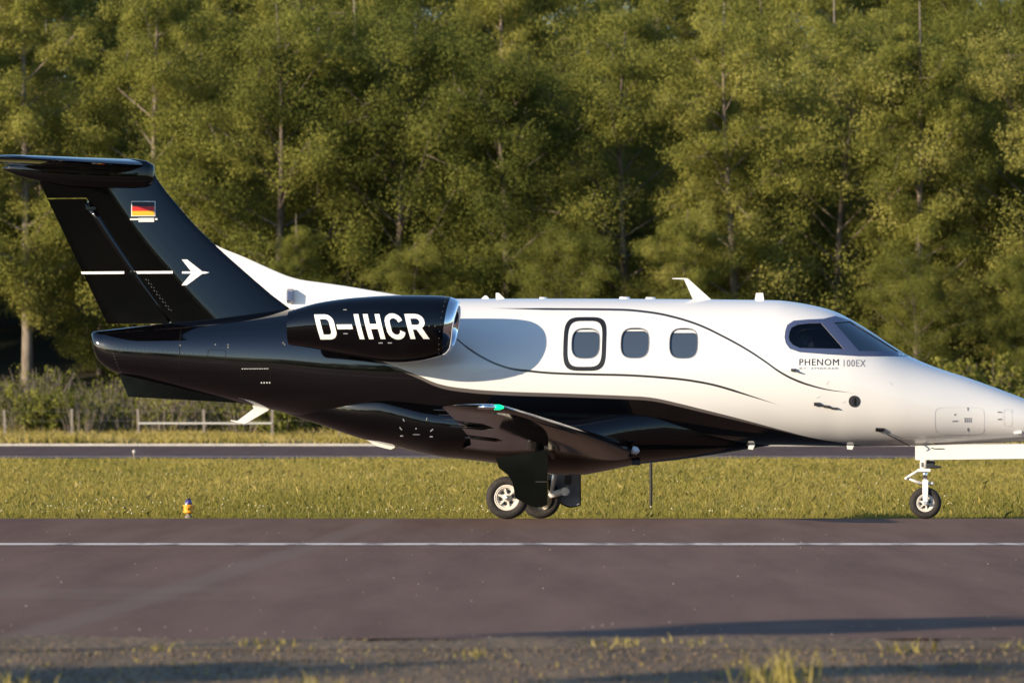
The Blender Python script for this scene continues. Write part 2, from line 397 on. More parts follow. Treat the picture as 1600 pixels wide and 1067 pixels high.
# livery: white above a sweeping boundary, a taupe edge strip, two thin pinstripes
def livery_material():
    m = mat('fuselage_livery', (.70, .70, .69), .28, coat=.6)
    nt, b, new, ln = nodes(m)
    tc = new('ShaderNodeTexCoord'); sp = new('ShaderNodeSeparateXYZ'); ln(tc.outputs['Object'], sp.inputs[0])
    nx = new('ShaderNodeMapRange'); nx.inputs[1].default_value = -5.2; nx.inputs[2].default_value = 6.8; ln(sp.outputs[0], nx.inputs[0])
    nx.clamp = False
    def curve(pts):
        n = new('ShaderNodeFloatCurve'); c = n.mapping.curves[0]; f = pchip([p[0] for p in pts], [p[1] for p in pts])
        xs = np.linspace(pts[0][0], pts[-1][0], 26)
        P = [((x + 5.2) / 12, float(f(x)) / 4) for x in xs]
        P = [(0., P[0][1])] + P + [(1., P[-1][1])]
        while len(c.points) < len(P): c.points.new(.5, .5)
        for q, p in zip(c.points, P): q.location = p; q.handle_type = 'AUTO_CLAMPED'
        n.mapping.update(); ln(nx.outputs[0], n.inputs['Value'])
        k = new('ShaderNodeMath', operation='MULTIPLY', i_1=4.0); ln(n.outputs[0], k.inputs[0]); return k.outputs[0]
    def math2(op, a, b_):
        n = new('ShaderNodeMath', operation=op)
        for i, q in enumerate((a, b_)):
            if hasattr(q, 'links'): ln(q, n.inputs[i])
            else: n.inputs[i].default_value = q
        return n.outputs[0]
    def step(val, lo, hi):
        n = new('ShaderNodeMapRange'); ln(val, n.inputs[0]); n.inputs[1].default_value = lo; n.inputs[2].default_value = hi; return n.outputs[0]
    z = sp.outputs[2]; x = sp.outputs[0]
    top = curve([(-3.2, 2.8), (-2.74, 2.56), (-2.605, 2.489), (-2.071, 2.128), (-1.422, 1.839), (-1.167, 1.744), (-.638, 1.554), (0, 1.497), (.545, 1.478), (.998, 1.463), (1.722, 1.426),
                 (2.193, 1.322), (2.736, 1.188), (3.283, 1.041), (3.607, .96), (3.932, .905), (4.161, .875), (4.5, .80)])
    dz = math2('SUBTRACT', z, top)
    white = step(dz, -.002, .002)
    sw = curve([(-5, .03), (-1.422, .027), (-.638, .045), (1.0, .042), (2.193, .038), (2.736, .03), (3.283, .015), (3.607, .007), (4.2, .0)])
    strip = step(math2('ADD', dz, sw), -.002, .002)
    def line(pts, wdt, x0, x1, fade):
        c = curve(pts); d = math2('ABSOLUTE', math2('SUBTRACT', z, c), 0.)
        wv = math2('MULTIPLY', math2('MULTIPLY', step(x, x0, x0 + fade), step(x, x1, x1 - fade)), wdt)
        return step(math2('SUBTRACT', wv, d), .0, .003)
    l1 = line([(-.4, 2.494), (-.226, 2.491), (.508, 2.478), (.965, 2.474), (1.345, 2.468), (1.713, 2.432), (2.183, 2.317), (2.652, 2.102), (3.023, 1.882), (3.218, 1.739), (3.487, 1.605), (3.83, 1.512), (4.179, 1.471)], .0145, -.25, 4.19, .7)
    l2 = line([(-.95, 2.42), (-.683, 2.214), (-.53, 2.08), (-.227, 1.881), (.093, 1.761), (.366, 1.729), (.548, 1.712), (1.001, 1.696), (1.378, 1.688), (2.018, 1.645), (2.386, 1.59), (2.932, 1.433), (3.274, 1.322), (3.5, 1.24)], .0145, -1.0, 3.29, .6)
    def mixc(f, a, c):
        n = new('ShaderNodeMix', data_type='RGBA'); ln(f, n.inputs[0])
        for i, q in ((6, a), (7, c)):
            if hasattr(q, 'links'): ln(q, n.inputs[i])
            else: n.inputs[i].default_value = (*q, 1)
        return n.outputs[2]
    col = mixc(strip, (.0012, .0012, .0018), (.10, .088, .085))
    col = mixc(white, col, (.70, .70, .69))
    col = mixc(math2('MAXIMUM', l1, l2), col, (.02, .02, .022))
    ln(col, b.inputs['Base Color'])
    ro = new('ShaderNodeMapRange'); ln(white, ro.inputs[0]); ro.inputs[3].default_value = .07; ro.inputs[4].default_value = .28; ln(ro.outputs[0], b.inputs['Roughness'])
    n2 = new('ShaderNodeTexNoise', i_Scale=2.5, i_Detail=1.0); ln(tc.outputs['Object'], n2.inputs['Vector'])
    bp = new('ShaderNodeBump', i_Strength=.012, i_Distance=.05); ln(n2.outputs[0], bp.inputs['Height']); ln(bp.outputs[0], b.inputs['Normal']); ln(bp.outputs[0], b.inputs['Coat Normal'])
    return m
M_LIV = livery_material()

# --- fuselage shell with real window openings
xs = np.unique(np.concatenate([np.linspace(-5.105, -4.7, 18), np.linspace(-4.7, 3.0, 120), np.linspace(3.0, 4.9, 60), np.linspace(4.9, 6.5, 40), np.linspace(6.5, 6.70, 14)]))
fb = MB(); fb.loft([ring(x, float(f_zt(x)), float(f_zb(x)), float(f_w(x))) for x in xs])
fus = fb.build('fuselage', M_LIV, jet, True)

WIN = [(.958, 2.062), (1.539, 2.065), (2.112, 2.061)]
SIDEW = [(3.343, 2.13), (3.350, 2.20), (3.373, 2.247), (3.439, 2.282), (3.57, 2.298), (3.712, 2.303), (3.985, 1.994), (3.477, 2.003), (3.395, 2.040), (3.355, 2.085)]
SHIELD = [(3.859, 2.313), (4.036, 2.332), (4.322, 2.158), (4.614, 1.975), (4.160, 1.969)]
SURR = [(3.294, 2.13), (3.300, 2.21), (3.320, 2.278), (3.392, 2.330), (3.55, 2.345), (3.739, 2.356), (3.870, 2.395), (4.049, 2.342), (4.35, 2.160), (4.722, 1.925), (4.40, 1.912), (4.161, 1.910), (3.80, 1.930), (3.478, 1.954), (3.358, 1.995), (3.310, 2.060)]
def cutter(loop, side, out, inn):
    loop = resample(loop, .04); P = [fus_pt(x, z, 0, side) for x, z in loop]
    n = sum((q[1] for q in P), Vector()).normalized(); k = len(P)
    vs = [p + n * out for p, _ in P] + [p - n * inn for p, _ in P]
    fs = [tuple(range(k)), tuple(reversed(range(k, 2 * k)))] + [(i, i + k, (i + 1) % k + k, (i + 1) % k) for i in range(k)]
    b = MB(); b.add(vs, fs); return b.build('cutter', M_INTER, jet)
cuts = []
cb = MB(); cb.loft([ring(x, float(f_zt(x)) - .085, 1.22, float(f_w(x)) - .06, 48, 2.4) for x in np.linspace(3.05, 4.42, 14)]); cuts.append(cb.build('cutter', M_INTER, jet))
for sd_ in (-1, 1):
    for cx, cz in WIN: cuts.append(cutter(round_rect(cx, cz, .163, .176, 3.0), sd_, .12, .022))
    cuts.append(cutter(SIDEW, sd_, .15, .22)); cuts.append(cutter(SHIELD, sd_, .12, .26))
for c in cuts:
    md = fus.modifiers.new('cut', 'BOOLEAN'); md.operation = 'DIFFERENCE'; md.object = c; md.solver = 'EXACT'; md.material_mode = 'TRANSFER'
dg = bpy.context.evaluated_depsgraph_get()
nm = bpy.data.meshes.new_from_object(fus.evaluated_get(dg)); fus.modifiers.clear(); fus.data = nm
nm.polygons.foreach_set('use_smooth', [True] * len(nm.polygons)); nm.set_sharp_from_angle(angle=R(32))
for c in cuts: bpy.data.objects.remove(c, do_unlink=True)

def patch(name, loops, m, parent, off=.003, side=-1, step=.03, surf=fus_pt):
    vs, fs = fill2d(loops, step)
    o = mesh_obj(name, [surf(x, z, off, side)[0] for x, z in vs], fs, m, parent, True)
    bm = bmesh.new(); bm.from_mesh(o.data); bmesh.ops.recalc_face_normals(bm, faces=bm.faces); bm.to_mesh(o.data); bm.free()
    return o

for sd_ in (-1, 1):
    for i, (cx, cz) in enumerate(WIN):
        p = patch('cabin_window', [round_rect(cx, cz, .1625, .1755, 3.0)], M_CABGL, fus, -.016, sd_, .04)
        patch('window_frame', [round_rect(cx, cz, .171, .184, 3.0), round_rect(cx, cz, .1625, .1755, 3.0)], M_DECAL_G, p, .003, sd_, .03)
        if sd_ < 0:
            top = [(cx + .16 * t, cz + .168 - .07 * abs(t) ** 5) for t in np.linspace(-.78, .9, 9)]
            dd = (.022, .018, .036)[i]
            patch('window_blind', [top + [(x, min(z - .006, cz + .166 - dd)) for x, z in reversed(top)]], M_SHADE, p, -.012, sd_, .03)
    patch('cockpit_surround', [SURR, SIDEW, SHIELD], M_FRAME, fus, .003, sd_, .035)
    patch('side_window', [SIDEW], M_GLASS, fus, -.008, sd_, .04)
    if sd_ > 0: patch('view_blocker', [SIDEW], M_INTER, fus, -.03, sd_, .05)  # added dark sheet, blocks the bright view through the port side window
    patch('windshield', [SHIELD], M_WSHIELD, fus, -.006, sd_, .04)
    if sd_ < 0:
        ex = patch('emergency_exit_outline', [round_rect(.948, 2.057, .253, .320, 4.2, 48), round_rect(.948, 2.057, .203, .272, 4.2, 48)], M_DECAL_K, fus, .003, sd_, .03)
        ex['label'] = 'black rounded outline of the emergency exit around a cabin window'

# --- lettering by the cockpit, put on the curved skin
def font_patch(name, body, x0, x1, z0, z1, m, parent, bold=0.):
    cu = bpy.data.curves.new('t', 'FONT'); cu.body = body; cu.offset = bold; cu.resolution_u = 3; cu.space_character = 1.12
    t = bpy.data.objects.new('t', cu); COL.objects.link(t)
    me = bpy.data.meshes.new_from_object(t.evaluated_get(bpy.context.evaluated_depsgraph_get()))
    co = np.array([v_.co[:2] for v_ in me.vertices]); lo, hi = co.min(0), co.max(0)
    vs = [fus_pt(x0 + (p[0] - lo[0]) / (hi[0] - lo[0]) * (x1 - x0), z0 + (p[1] - lo[1]) / (hi[1] - lo[1]) * (z1 - z0), .003)[0] for p in co]
    fs = [tuple(p.vertices) for p in me.polygons]
    bpy.data.objects.remove(t, do_unlink=True)
    o = mesh_obj(name, vs, fs, m, parent); o['kind'] = 'stuff'; return o
font_patch('model_lettering', 'PHENOM', 3.472, 3.930, 1.800, 1.876, M_DECAL_K, fus)
font_patch('model_lettering', '100EX', 3.985, 4.238, 1.787, 1.868, M_DECAL_G, fus)
font_patch('maker_lettering', 'BY  EMBRAER', 3.474, 3.930, 1.756, 1.776, M_DECAL_G, fus)

# --- small fittings on the skin
def skin_box(mb, x, z, lx, lz, h, side=-1, ang=0.):
    c, n = fus_pt(x, z, 0, side); t = Vector((1, 0, 0)) - n * n.x; t.normalize(); u = n.cross(t)
    a = math.cos(ang) * t + math.sin(ang) * Vector((0, 0, 1)); a = (a - n * a.dot(n)).normalized(); u = n.cross(a)
    m4 = Matrix((a, u, n)).transposed().to_4x4(); m4.translation = c
    mb.box((0, 0, h / 2), (lx, lz, h), m4); return mb
o_ = patch('static_port', [[(4.112 + .068 * math.cos(a), 1.382 + .068 * math.sin(a)) for a in np.linspace(0, 2 * math.pi, 25)[:-1]]], M_DARKM, fus, .004)
skin_box(MB(), 4.112, 1.382, .02, .08, .012).build('port_slot', M_DECAL_K, o_)
b_ = MB(); skin_box(b_, 3.405, 1.745, .06, .03, .03); skin_box(b_, 3.45, 1.725, .08, .014, .04, ang=-.4); b_.build('angle_of_attack_vane', M_DARKM, fus)
b_ = MB(); skin_box(b_, 3.675, 1.353, .07, .035, .025); skin_box(b_, 3.76, 1.335, .12, .012, .035, ang=-.15); skin_box(b_, 3.86, 1.31, .12, .009, .03, ang=-.1); b_.build('temperature_probe', M_DARKM, fus)
b_ = MB(); skin_box(b_, 4.40, 1.060, .10, .045, .02, ang=-.1); b_.build('pitot_port', M_DECAL_K, fus)
b_ = MB(); p0 = fus_pt(4.44, 1.045, .03)[0]; p1 = fus_pt(4.60, .985, .05)[0]; p2 = fus_pt(4.74, .925, .06)[0]
b_.tube([p0, p1, p2], [.010, .008, .006], 8).build('pitot_tube', M_DARKM, fus, True)
b_ = MB(); skin_box(b_, 6.004, 1.031, .09, .02, .035, ang=.1); b_.build('nose_probe', M_WHITE, fus)
b_ = MB()
for (x, z, lx, lz) in ((5.425, 1.298, .012, .04), (5.424, 1.06, .012, .05), (5.276, 1.232, .018, .018), (5.275, 1.157, .06, .014), (5.796, 1.262, .05, .014), (5.796, 1.180, .05, .014),
                       (5.39, 1.17, .007, .055), (5.413, 1.17, .007, .055), (5.436, 1.17, .007, .055), (5.459, 1.17, .007, .055)): skin_box(b_, x, z, lx, lz, .004)
b_.build('nose_markings', M_DECAL_G, fus)['kind'] = 'stuff'
b_ = MB()
for (x, z, a) in ((3.80, 1.60, .9), (4.53, 1.59, -.8), (3.68, 1.43, .2), (3.98, 1.375, .1)): skin_box(b_, x, z, .05, .012, .003, ang=a)
b_.build('small_markings', M_SHADE, fus)['kind'] = 'stuff'
def panel(name, cx, cz, hw, hh, wd=.006, m=M_PANEL, side=-1, n=6.):
    return patch(name, [round_rect(cx, cz, hw, hh, n, 28), round_rect(cx, cz, hw - wd, hh - wd, n, 28)], m, fus, .0025, side, .05)
panel('panel_seam', 5.33, 1.16, .29, .16)
panel('panel_seam', 5.89, 1.20, .05, .10)
def seam(name, x, z0, z1, wd=.006, m=M_PANEL):
    return patch(name, [[(x, z0), (x + wd, z0), (x + wd, z1), (x, z1)]], m, fus, .0025, -1, .06)
seam('panel_seam', -1.0 + .25, 2.3, 2.6)
m_seamk = mat('black_panel_gap', (.003, .003, .004), .6, spec=.1)
seam('panel_seam', -3.97, 1.62, 2.32, .008, m_seamk)
panel('access_panel', -3.50, 1.93, .115, .075, .006, m_seamk)
o_ = panel('exhaust_louvre', -3.02, 1.70, .19, .10, .006, m_seamk)
b_ = MB()
for k in range(11): skin_box(b_, -3.18 + k * .031, 1.775, .018, .007, .004)
for k in range(4): skin_box(b_, -2.95 + k * .034, 1.61, .014, .016, .004)
b_.build('stencil_marks', M_SHADE, o_)['kind'] = 'stuff'
b_ = MB()
for k in range(22): skin_box(b_, -4.86 + k * .055, 2.03 - k * .0035, .006, .006, .003)
for (x, z) in ((-3.96, 2.06), (-3.36, 2.06), (-3.36, 2.03), (-3.52, 2.065), (-2.68, 2.08), (-2.66, 2.06)): skin_box(b_, x, z, .016, .02, .004)
for k in range(7): skin_box(b_, -4.80 + k * .012, 1.97 - k * .036, .008, .008, .003)
b_.build('rivet_row', M_RIVET, fus)['kind'] = 'stuff'

# roof and belly aerials
def blade(name, pts, th, m=M_WHITE, y=0.):
    return MB().plate(pts, y - th, y + th).build(name, m, fus)
blade('swept_aerial', [(1.915, 2.862), (2.075, 2.862), (2.105, 2.852), (2.385, 2.60), (2.36, 2.585), (2.07, 2.575), (2.16, 2.61), (2.055, 2.845), (1.915, 2.851)], .022)
blade('box_aerial', [(2.893, 2.585), (2.912, 2.683), (2.995, 2.683), (3.012, 2.572)], .03)
blade('small_aerial', [(-.20, 2.60), (-.20, 2.692), (-.165, 2.692), (-.07, 2.60)], .014)
blade('small_aerial', [(-.40, 2.60), (-.335, 2.66), (-.31, 2.66), (-.26, 2.60)], .012)
for x, l, h in ((.37, .11, .028), (1.345, .15, .03), (1.655, .14, .025)):
    MB().loft([ring(x - l / 2, 2.60, 2.58, .02, 16), ring(x - l / 2.6, 2.615 + h, 2.57, .045, 16), ring(x + l / 2.6, 2.613 + h, 2.57, .045, 16), ring(x + l / 2, 2.60, 2.58, .02, 16)]).build('roof_fitting', M_WHITE, fus, True)
blade('belly_aerial', [(-3.16, 1.385), (-2.92, 1.335), (-2.94, 1.292), (-3.225, 1.128), (-3.29, 1.138), (-3.40, 1.162), (-3.40, 1.176), (-3.32, 1.162), (-3.12, 1.312)], .018)
blade('belly_aerial', [(2.84, .90), (2.92, .90), (2.885, .822), (2.83, .83)], .016, y=-.18)
blade('belly_aerial', [(3.99, .93), (4.10, .92), (4.06, .824), (4.0, .83)], .016, y=-.18)

# --- belly fairing under the wing
FA = np.array([(-2.80, 1.275, .10), (-2.3, 1.112, .42), (-1.75, .935, .64), (-1.39, .856, .74), (-.86, .735, .84), (-.54, .702, .88), (-.155, .655, .91), (.2, .585, .92), (.475, .522, .92),
               (.79, .520, .90), (1.15, .578, .86), (1.44, .638, .80), (2.03, .708, .62), (2.44, .768, .45), (3.05, .870, .16)])
a_zb = pchip(FA[:, 0], FA[:, 1]); a_w = pchip(FA[:, 0], FA[:, 2])
mb = MB(); mb.loft([ring(x, float(a_zb(x)) + .78 * min(1, .35 + (x + 2.8) * .5) * min(1, .3 + (3.05 - x) * .6), float(a_zb(x)), float(a_w(x)), 64, 2.3, .50) for x in np.linspace(-2.80, 3.05, 70)])
mb.f = mb.f[:-2]; nv = len(mb.v); mb.add([(-3.0, 0, 1.42), (3.3, 0, .95)], []); mb.f += [(nv, (j + 1) % 64, j) for j in range(64)] + [(nv + 1, 69 * 64 + j, 69 * 64 + (j + 1) % 64) for j in range(64)]
fair = mb.build('belly_fairing', M_BLACK, jet, True)
mb = MB()
for (x, z, lx, lz, a) in ((-1.20, 1.16, .05, .012, -1.1), (-.92, 1.17, .05, .012, 1.3), (-1.05, 1.06, .02, .02, 0), (-1.24, 1.06, .06, .014, -.9), (-.86, 1.04, .06, .014, .7), (-1.05, .99, .12, .008, 0), (-1.24, .975, .05, .016, 0), (-.87, .965, .05, .016, 0)):
    zb_ = float(a_zb(x)); zc_ = zb_ + .39; t = abs(z - zc_) / .39; y = -float(a_w(x)) * (1 - min(t, .98) ** 2.3) ** (1 / 2.3) - .004
    ca, sa = math.cos(a), math.sin(a); mm = Matrix(((ca, 0, -sa, x), (0, 1, 0, y), (sa, 0, ca, z), (0, 0, 0, 1))); mb.box((0, 0, 0), (lx * .7, .016, lz * .8), mm)
mb.build('stencil_marks', M_DECAL_G, fair)['kind'] = 'stuff'
MB().plate([(-1.755, .945), (-1.62, .862), (-1.50, .832), (-1.445, .822), (-1.40, .845), (-1.40, .88)], -.10, .10).build('drain_fairing', M_WHITE, fair)
MB().box((1.52, -.40, .665), (.10, .05, .06)).build('drain_mast', M_DARKM, fair)

# --- ventral strake
MB().plate([(-4.775, 1.76), (-4.648, 1.452), (-3.29, 1.378), (-2.9, 1.302), (-2.7, 1.40), (-4.3, 1.80)], -.025, .025).build('ventral_strake', M_BLACK, jet)

# --- lifting surfaces
def airfoil(tc, n=18, camber=.012):
    up, lo = [], []
    for i in range(n + 1):
        c = .5 * (1 - math.cos(math.pi * i / n))
        t = 5 * tc * (.2969 * c**.5 - .126 * c - .3516 * c**2 + .2843 * c**3 - .1030 * c**4)
        cam_ = camber * 4 * c * (1 - c); up.append((c, cam_ + t)); lo.append((c, cam_ - t))
    return list(reversed(up)) + lo[1:-1]
def wing_section(s, le, chord, z, tc, twist=0., sgn=-1):
    out = []
    for c, t in airfoil(tc):
        dx, dz = -c * chord, t * chord
        out.append((le + dx * math.cos(twist) + dz * math.sin(twist), sgn * s, z + dz * math.cos(twist) + dx * -math.sin(twist) * -1))
    return out
def make_wing(sgn):
    secs = [(0.3, 1.60, 2.15, .79, .15, 0), (.8, 1.50, 2.0, .825, .15, 0), (1.3, 1.405, 1.74, .862, .145, 0), (2.2, 1.262, 1.50, .925, .14, 0), (4.0, .970, 1.12, 1.055, .13, -.01), (5.6, .711, .80, 1.165, .12, -.02),
            (5.95, .650, .73, 1.190, .115, -.02), (6.08, .605, .65, 1.202, .09, -.02), (6.15, .53, .52, 1.210, .045, -.02)]
    w_ = MB().loft([wing_section(s, le, c, z, tc, tw, sgn) for s, le, c, z, tc, tw in secs]).build('wing', M_BLACK, jet, True, 50)
    lamp = MB().tube([(.33, sgn * 6.13, 1.205), (.42, sgn * 6.15, 1.207), (.52, sgn * 6.13, 1.205)], [.022, .030, .026], 12).build('lamp_housing', M_CHROME, w_, True)
    MB().tube([(.50, sgn * 6.13, 1.205), (.56, sgn * 6.125, 1.205), (.60, sgn * 6.10, 1.204)], [.028, .030, .012], 12).build('navigation_light', M_NAV[sgn], w_, True)
    MB().tube([(1.52, sgn * .83, .81), (1.57, sgn * .84, .80), (1.60, sgn * .84, .795)], [.05, .045, .012], 14).build('landing_light', M_LENS, w_, True)
    for s, x in ((2.4, -.02), (3.9, -.0)):       # flap track fairings
        MB().tube([(x + .35, sgn * s, .855 + .0715 * (s - 1.3)), (x + .1, sgn * s, .835 + .0715 * (s - 1.3)), (x - .25, sgn * s, .85 + .0715 * (s - 1.3))], [.012, .03, .006], 8).build('flap_track', M_BLACK, w_, True)
    for s in (4.6, 5.2, 5.8):
        te = np.interp(s, [4.0, 5.6, 5.95], [-.15, -.089, -.08]); z = 1.055 + (s - 4) * .0687
        MB().tube([(te + .01, sgn * s, z), (te - .11, sgn * s, z + .004)], [.004, .002], 5).build('static_wick', M_DARKM, w_)
    return w_
M_NAV = {-1: mat('green_lamp', (.0, .35, .15), .1, emit=(.0, .8, .25), es=1.2), 1: mat('red_lamp', (.5, .01, .01), .1, emit=(1, .05, .03), es=3.0)}
M_LENS = mat('lamp_lens', (.55, .57, .6), .1, coat=.5)
wing_r = make_wing(-1); make_wing(1)

# fin: curved nose, flat-sided box, then the rudder behind a hinge gap
fin_le = lambda z: float(np.interp(z, [2.2, 2.504, 2.689, 3.118, 3.327, 3.547, 3.872, 4.047, 4.2, 4.3], [-2.25, -2.642, -2.899, -3.414, -3.66, -3.884, -4.160, -4.309, -4.36, -4.40]))
fin_te = lambda z: float(np.interp(z, [2.2, 2.277, 3.996, 4.3], [-4.855, -4.887, -5.732, -5.88]))
def fin_half(c):
    return .050 * (math.sin(math.pi / 2 * c / .44) ** .6 if c < .44 else 1 - (c - .44) / .56 * .97)
def fin_surf(x, z, off=.0, side=-1):
    le, te = fin_le(z), fin_te(z); ch = le - te; c = min(max((le - x) / ch, 0), 1)
    return Vector((x, side * (fin_half(c) * ch + off), z)), None
def fin_piece(name, c0, c1, z0, z1, m, parent, nz=14, nc=16):
    rings = []
    for z in np.linspace(z0, z1, nz):
        le, te = fin_le(z), fin_te(z); ch = le - te
        cs = sorted(set(list(c0 + (c1 - c0) * (np.linspace(0, 1, nc) ** 1.6)) + [q for q in (.05, .15, .25, .35, .44) if c0 < q < c1]))
        cs = cs[:]
        rings.append([(le - c * ch, -max(fin_half(c), .002) * ch, z) for c in cs] + [(le - c * ch, max(fin_half(c), .002) * ch, z) for c in reversed(cs)])
    return MB().loft(rings).build(name, m, parent, True, 25)
fin = fin_piece('tail_fin', 0.0, .675, 2.2, 4.24, M_BLACK, jet)
fin_piece('fin_cap', .675, 1.0, 3.85, 4.2, M_BLACK, fin, 5)
rud = fin_piece('rudder', .69, 1.0, 2.33, 3.835, M_BLACK, fin)
MB().tube([(fin_le(z) - .683 * (fin_le(z) - fin_te(z)), 0, z) for z in np.linspace(2.36, 3.79, 8)], .064, 14).build('rudder_hinge', M_BLACK, fin, True)
for z in (3.72, 2.94):
    x = fin_le(z) - .69 * (fin_le(z) - fin_te(z)); MB().box((x, 0, z), (.12, .13, .035)).build('hinge_bracket', M_BLACK, fin)
def fin_strip(name, pts, m, parent, off=.004, step=.018): return patch(name, [pts], m, parent, off, -1, step, fin_surf)
fin_strip('white_stripe', [(-5.228, 2.930), (-4.70, 2.930), (-4.70, 2.960), (-5.24, 2.960)], M_DECAL_W, rud, .004)
fin_strip('white_stripe', [(-4.62, 2.930), (-4.098, 2.930), (-4.098, 2.960), (-4.62, 2.960)], M_DECAL_W, fin, .004)
fin_strip('arrow_emblem', [(-3.655, 2.942), (-3.70, 2.952), (-3.74, 2.955), (-3.925, 3.098), (-3.99, 3.098), (-3.875, 2.954), (-3.985, 2.954), (-3.985, 2.929), (-3.875, 2.929), (-3.99, 2.788), (-3.925, 2.788), (-3.74, 2.926), (-3.70, 2.928)], M_DECAL_W, fin, .004, .03)
fl = fin_strip('flag_border', [(-4.612, 3.620), (-4.320, 3.620), (-4.320, 3.804), (-4.612, 3.804)], M_DECAL_W, fin, .004)
for k, (c, nm_) in enumerate((((.85, .42, .02), 'gold_band'), ((.55, .02, .015), 'red_band'), ((.012, .01, .012), 'black_band'))):
    z0 = 3.630 + k * .055; fin_strip(nm_, [(-4.602, z0), (-4.330, z0), (-4.330, z0 + .054), (-4.602, z0 + .054)], mat('flag_' + nm_, c, .4), fl, .009)
b_ = MB()
for x0, x1, z, h, d in ((-4.625, -4.29, 3.585, .022, .02), (-4.52, -4.33, 3.575, .05, .04)):
    y = fin_surf((x0 + x1) / 2, z)[0].y; b_.box(((x0 + x1) / 2, y, z), (x1 - x0, d, h))
b_.build('logo_light', M_SHADE, fin)
b_ = MB()
for k in range(9):
    z = 2.86 - k * .045; x = fin_le(z) - .64 * (fin_le(z) - fin_te(z)); y = fin_surf(x, z)[0].y
    b_.box((x, y - .002, z), (.012, .006, .012)); b_.box((x + .03, y - .002, z - .01), (.01, .006, .01))
b_.build('rivet_row', M_RIVET, fin)['kind'] = 'stuff'

# white dorsal fillet in front of the fin
DO = [(-3.64, 3.300), (-3.532, 3.245), (-3.259, 3.136), (-2.947, 2.997), (-2.713, 2.900), (-2.558, 2.857), (-2.3, 2.820), (-2.014, 2.779), (-1.549, 2.701), (-1.24, 2.654), (-.777, 2.628), (-.5, 2.60)]
d_zt = pchip([p[0] for p in DO], [p[1] for p in DO]); rings = []
for x in np.linspace(-3.62, -.5, 40):
    zt = float(d_zt(x)); zb = max(float(f_zt(x)) - .12, min(zt - .02, float(np.interp(x, [-3.66, -3.414, -2.899, -2.642, -2.4], [3.327, 3.118, 2.689, 2.504, 2.40])) - .16)); k = (x + 3.66) / 3.16
    h = zt - zb; wt = .006 + .04 * k; sm = min(1, max(0, (x + 2.75) / 1.4)); wb = .022 + .21 * sm * sm * (3 - 2 * sm)
    rings.append([(x, -wb, zb), (x, -(wt + (wb - wt) * .28), zb + h * .35), (x, -(wt + (wb - wt) * .06), zb + h * .7), (x, -wt * .8, zt - .012), (x, 0, zt), (x, wt * .8, zt - .012), (x, wt + (wb - wt) * .06, zb + h * .7), (x, wt + (wb - wt) * .28, zb + h * .35), (x, wb, zb)])
dors = MB().loft(rings).build('dorsal_fillet', M_WHITE, jet, True, 40)
MB().loft([[(x, -.11 - .03 * a, 2.60 + .0 * a), (x, -.11 - .03 * a, 2.71), (x, -.05, 2.745), (x, -.05, 2.57)] for x, a in ((-2.71, .6), (-2.69, 1.), (-2.635, 1.))]).build('air_scoop', M_FRAME, dors)

# tailplane and bullet
def make_stab(sgn):
    secs = [(0.0, -4.44, 1.50, 4.238, .105, 0), (.12, -4.47, 1.47, 4.235, .105, 0), (1.3, -4.93, 1.12, 4.195, .10, 0), (2.45, -5.32, .80, 4.155, .095, 0), (2.58, -5.40, .70, 4.150, .08, 0), (2.64, -5.53, .52, 4.148, .045, 0)]
    return MB().loft([wing_section(s, le, c, z, tc, tw, sgn) for s, le, c, z, tc, tw in secs]).build('tailplane', M_BLACK, jet, True, 50)
st = make_stab(-1); make_stab(1)
rings = []
for x, zt, zb, wd in ((-4.345, 4.20, 4.06, .02), (-4.36, 4.245, 3.995, .06), (-4.44, 4.292, 3.96, .10), (-4.6, 4.318, 3.945, .125), (-5.0, 4.335, 3.945, .135), (-5.4, 4.325, 3.98, .125), (-5.77, 4.30, 4.055, .10), (-6.0, 4.275, 4.113, .07), (-6.12, 4.25, 4.165, .04), (-6.2, 4.225, 4.195, .012)):
    rings.append(ring(x, zt, zb, wd, 28, 2.8, .55))
MB().loft(rings).build('tail_bullet', M_BLACK, fin, True)
MB().tube([(-6.05, -2.35, 4.16), (-6.28, -2.36, 4.19)], [.006, .003], 6).build('static_wick', M_DARKM, st)

# --- engines
NA = [(-2.48, 2.428, 2.03), (-2.117, 2.528, 1.975), (-1.663, 2.586, 1.885), (-1.209, 2.608, 1.825), (-.9, 2.606, 1.842), (-.70, 2.598, 1.875), (-.61, 2.584, 1.898)]
n_zt = pchip([p[0] for p in NA], [p[1] for p in NA]); n_zb = pchip([p[0] for p in NA], [p[2] for p in NA])
def nac_ring(x, zt, zb, cy, k=0., n=56, wf=1.0):
    zc = (zt + zb) / 2; r = (zt - zb) / 2
    return [(x + k * math.sin(a) * r, cy + r * wf * math.cos(a), zc + r * math.sin(a)) for a in [2 * math.pi * (j + .5) / n for j in range(n)]]
def nac_pt(x, z, off=0., side=-1):
    zt, zb = float(n_zt(x)), float(n_zb(x)); zc = (zt + zb) / 2; r = (zt - zb) / 2
    return Vector((x, side * (1.35 + r * max(1 - ((z - zc) / r) ** 2, .01) ** .5 + off), z)), None
KT = lambda x: .15 * max(0, (x + 1.15) / .6)
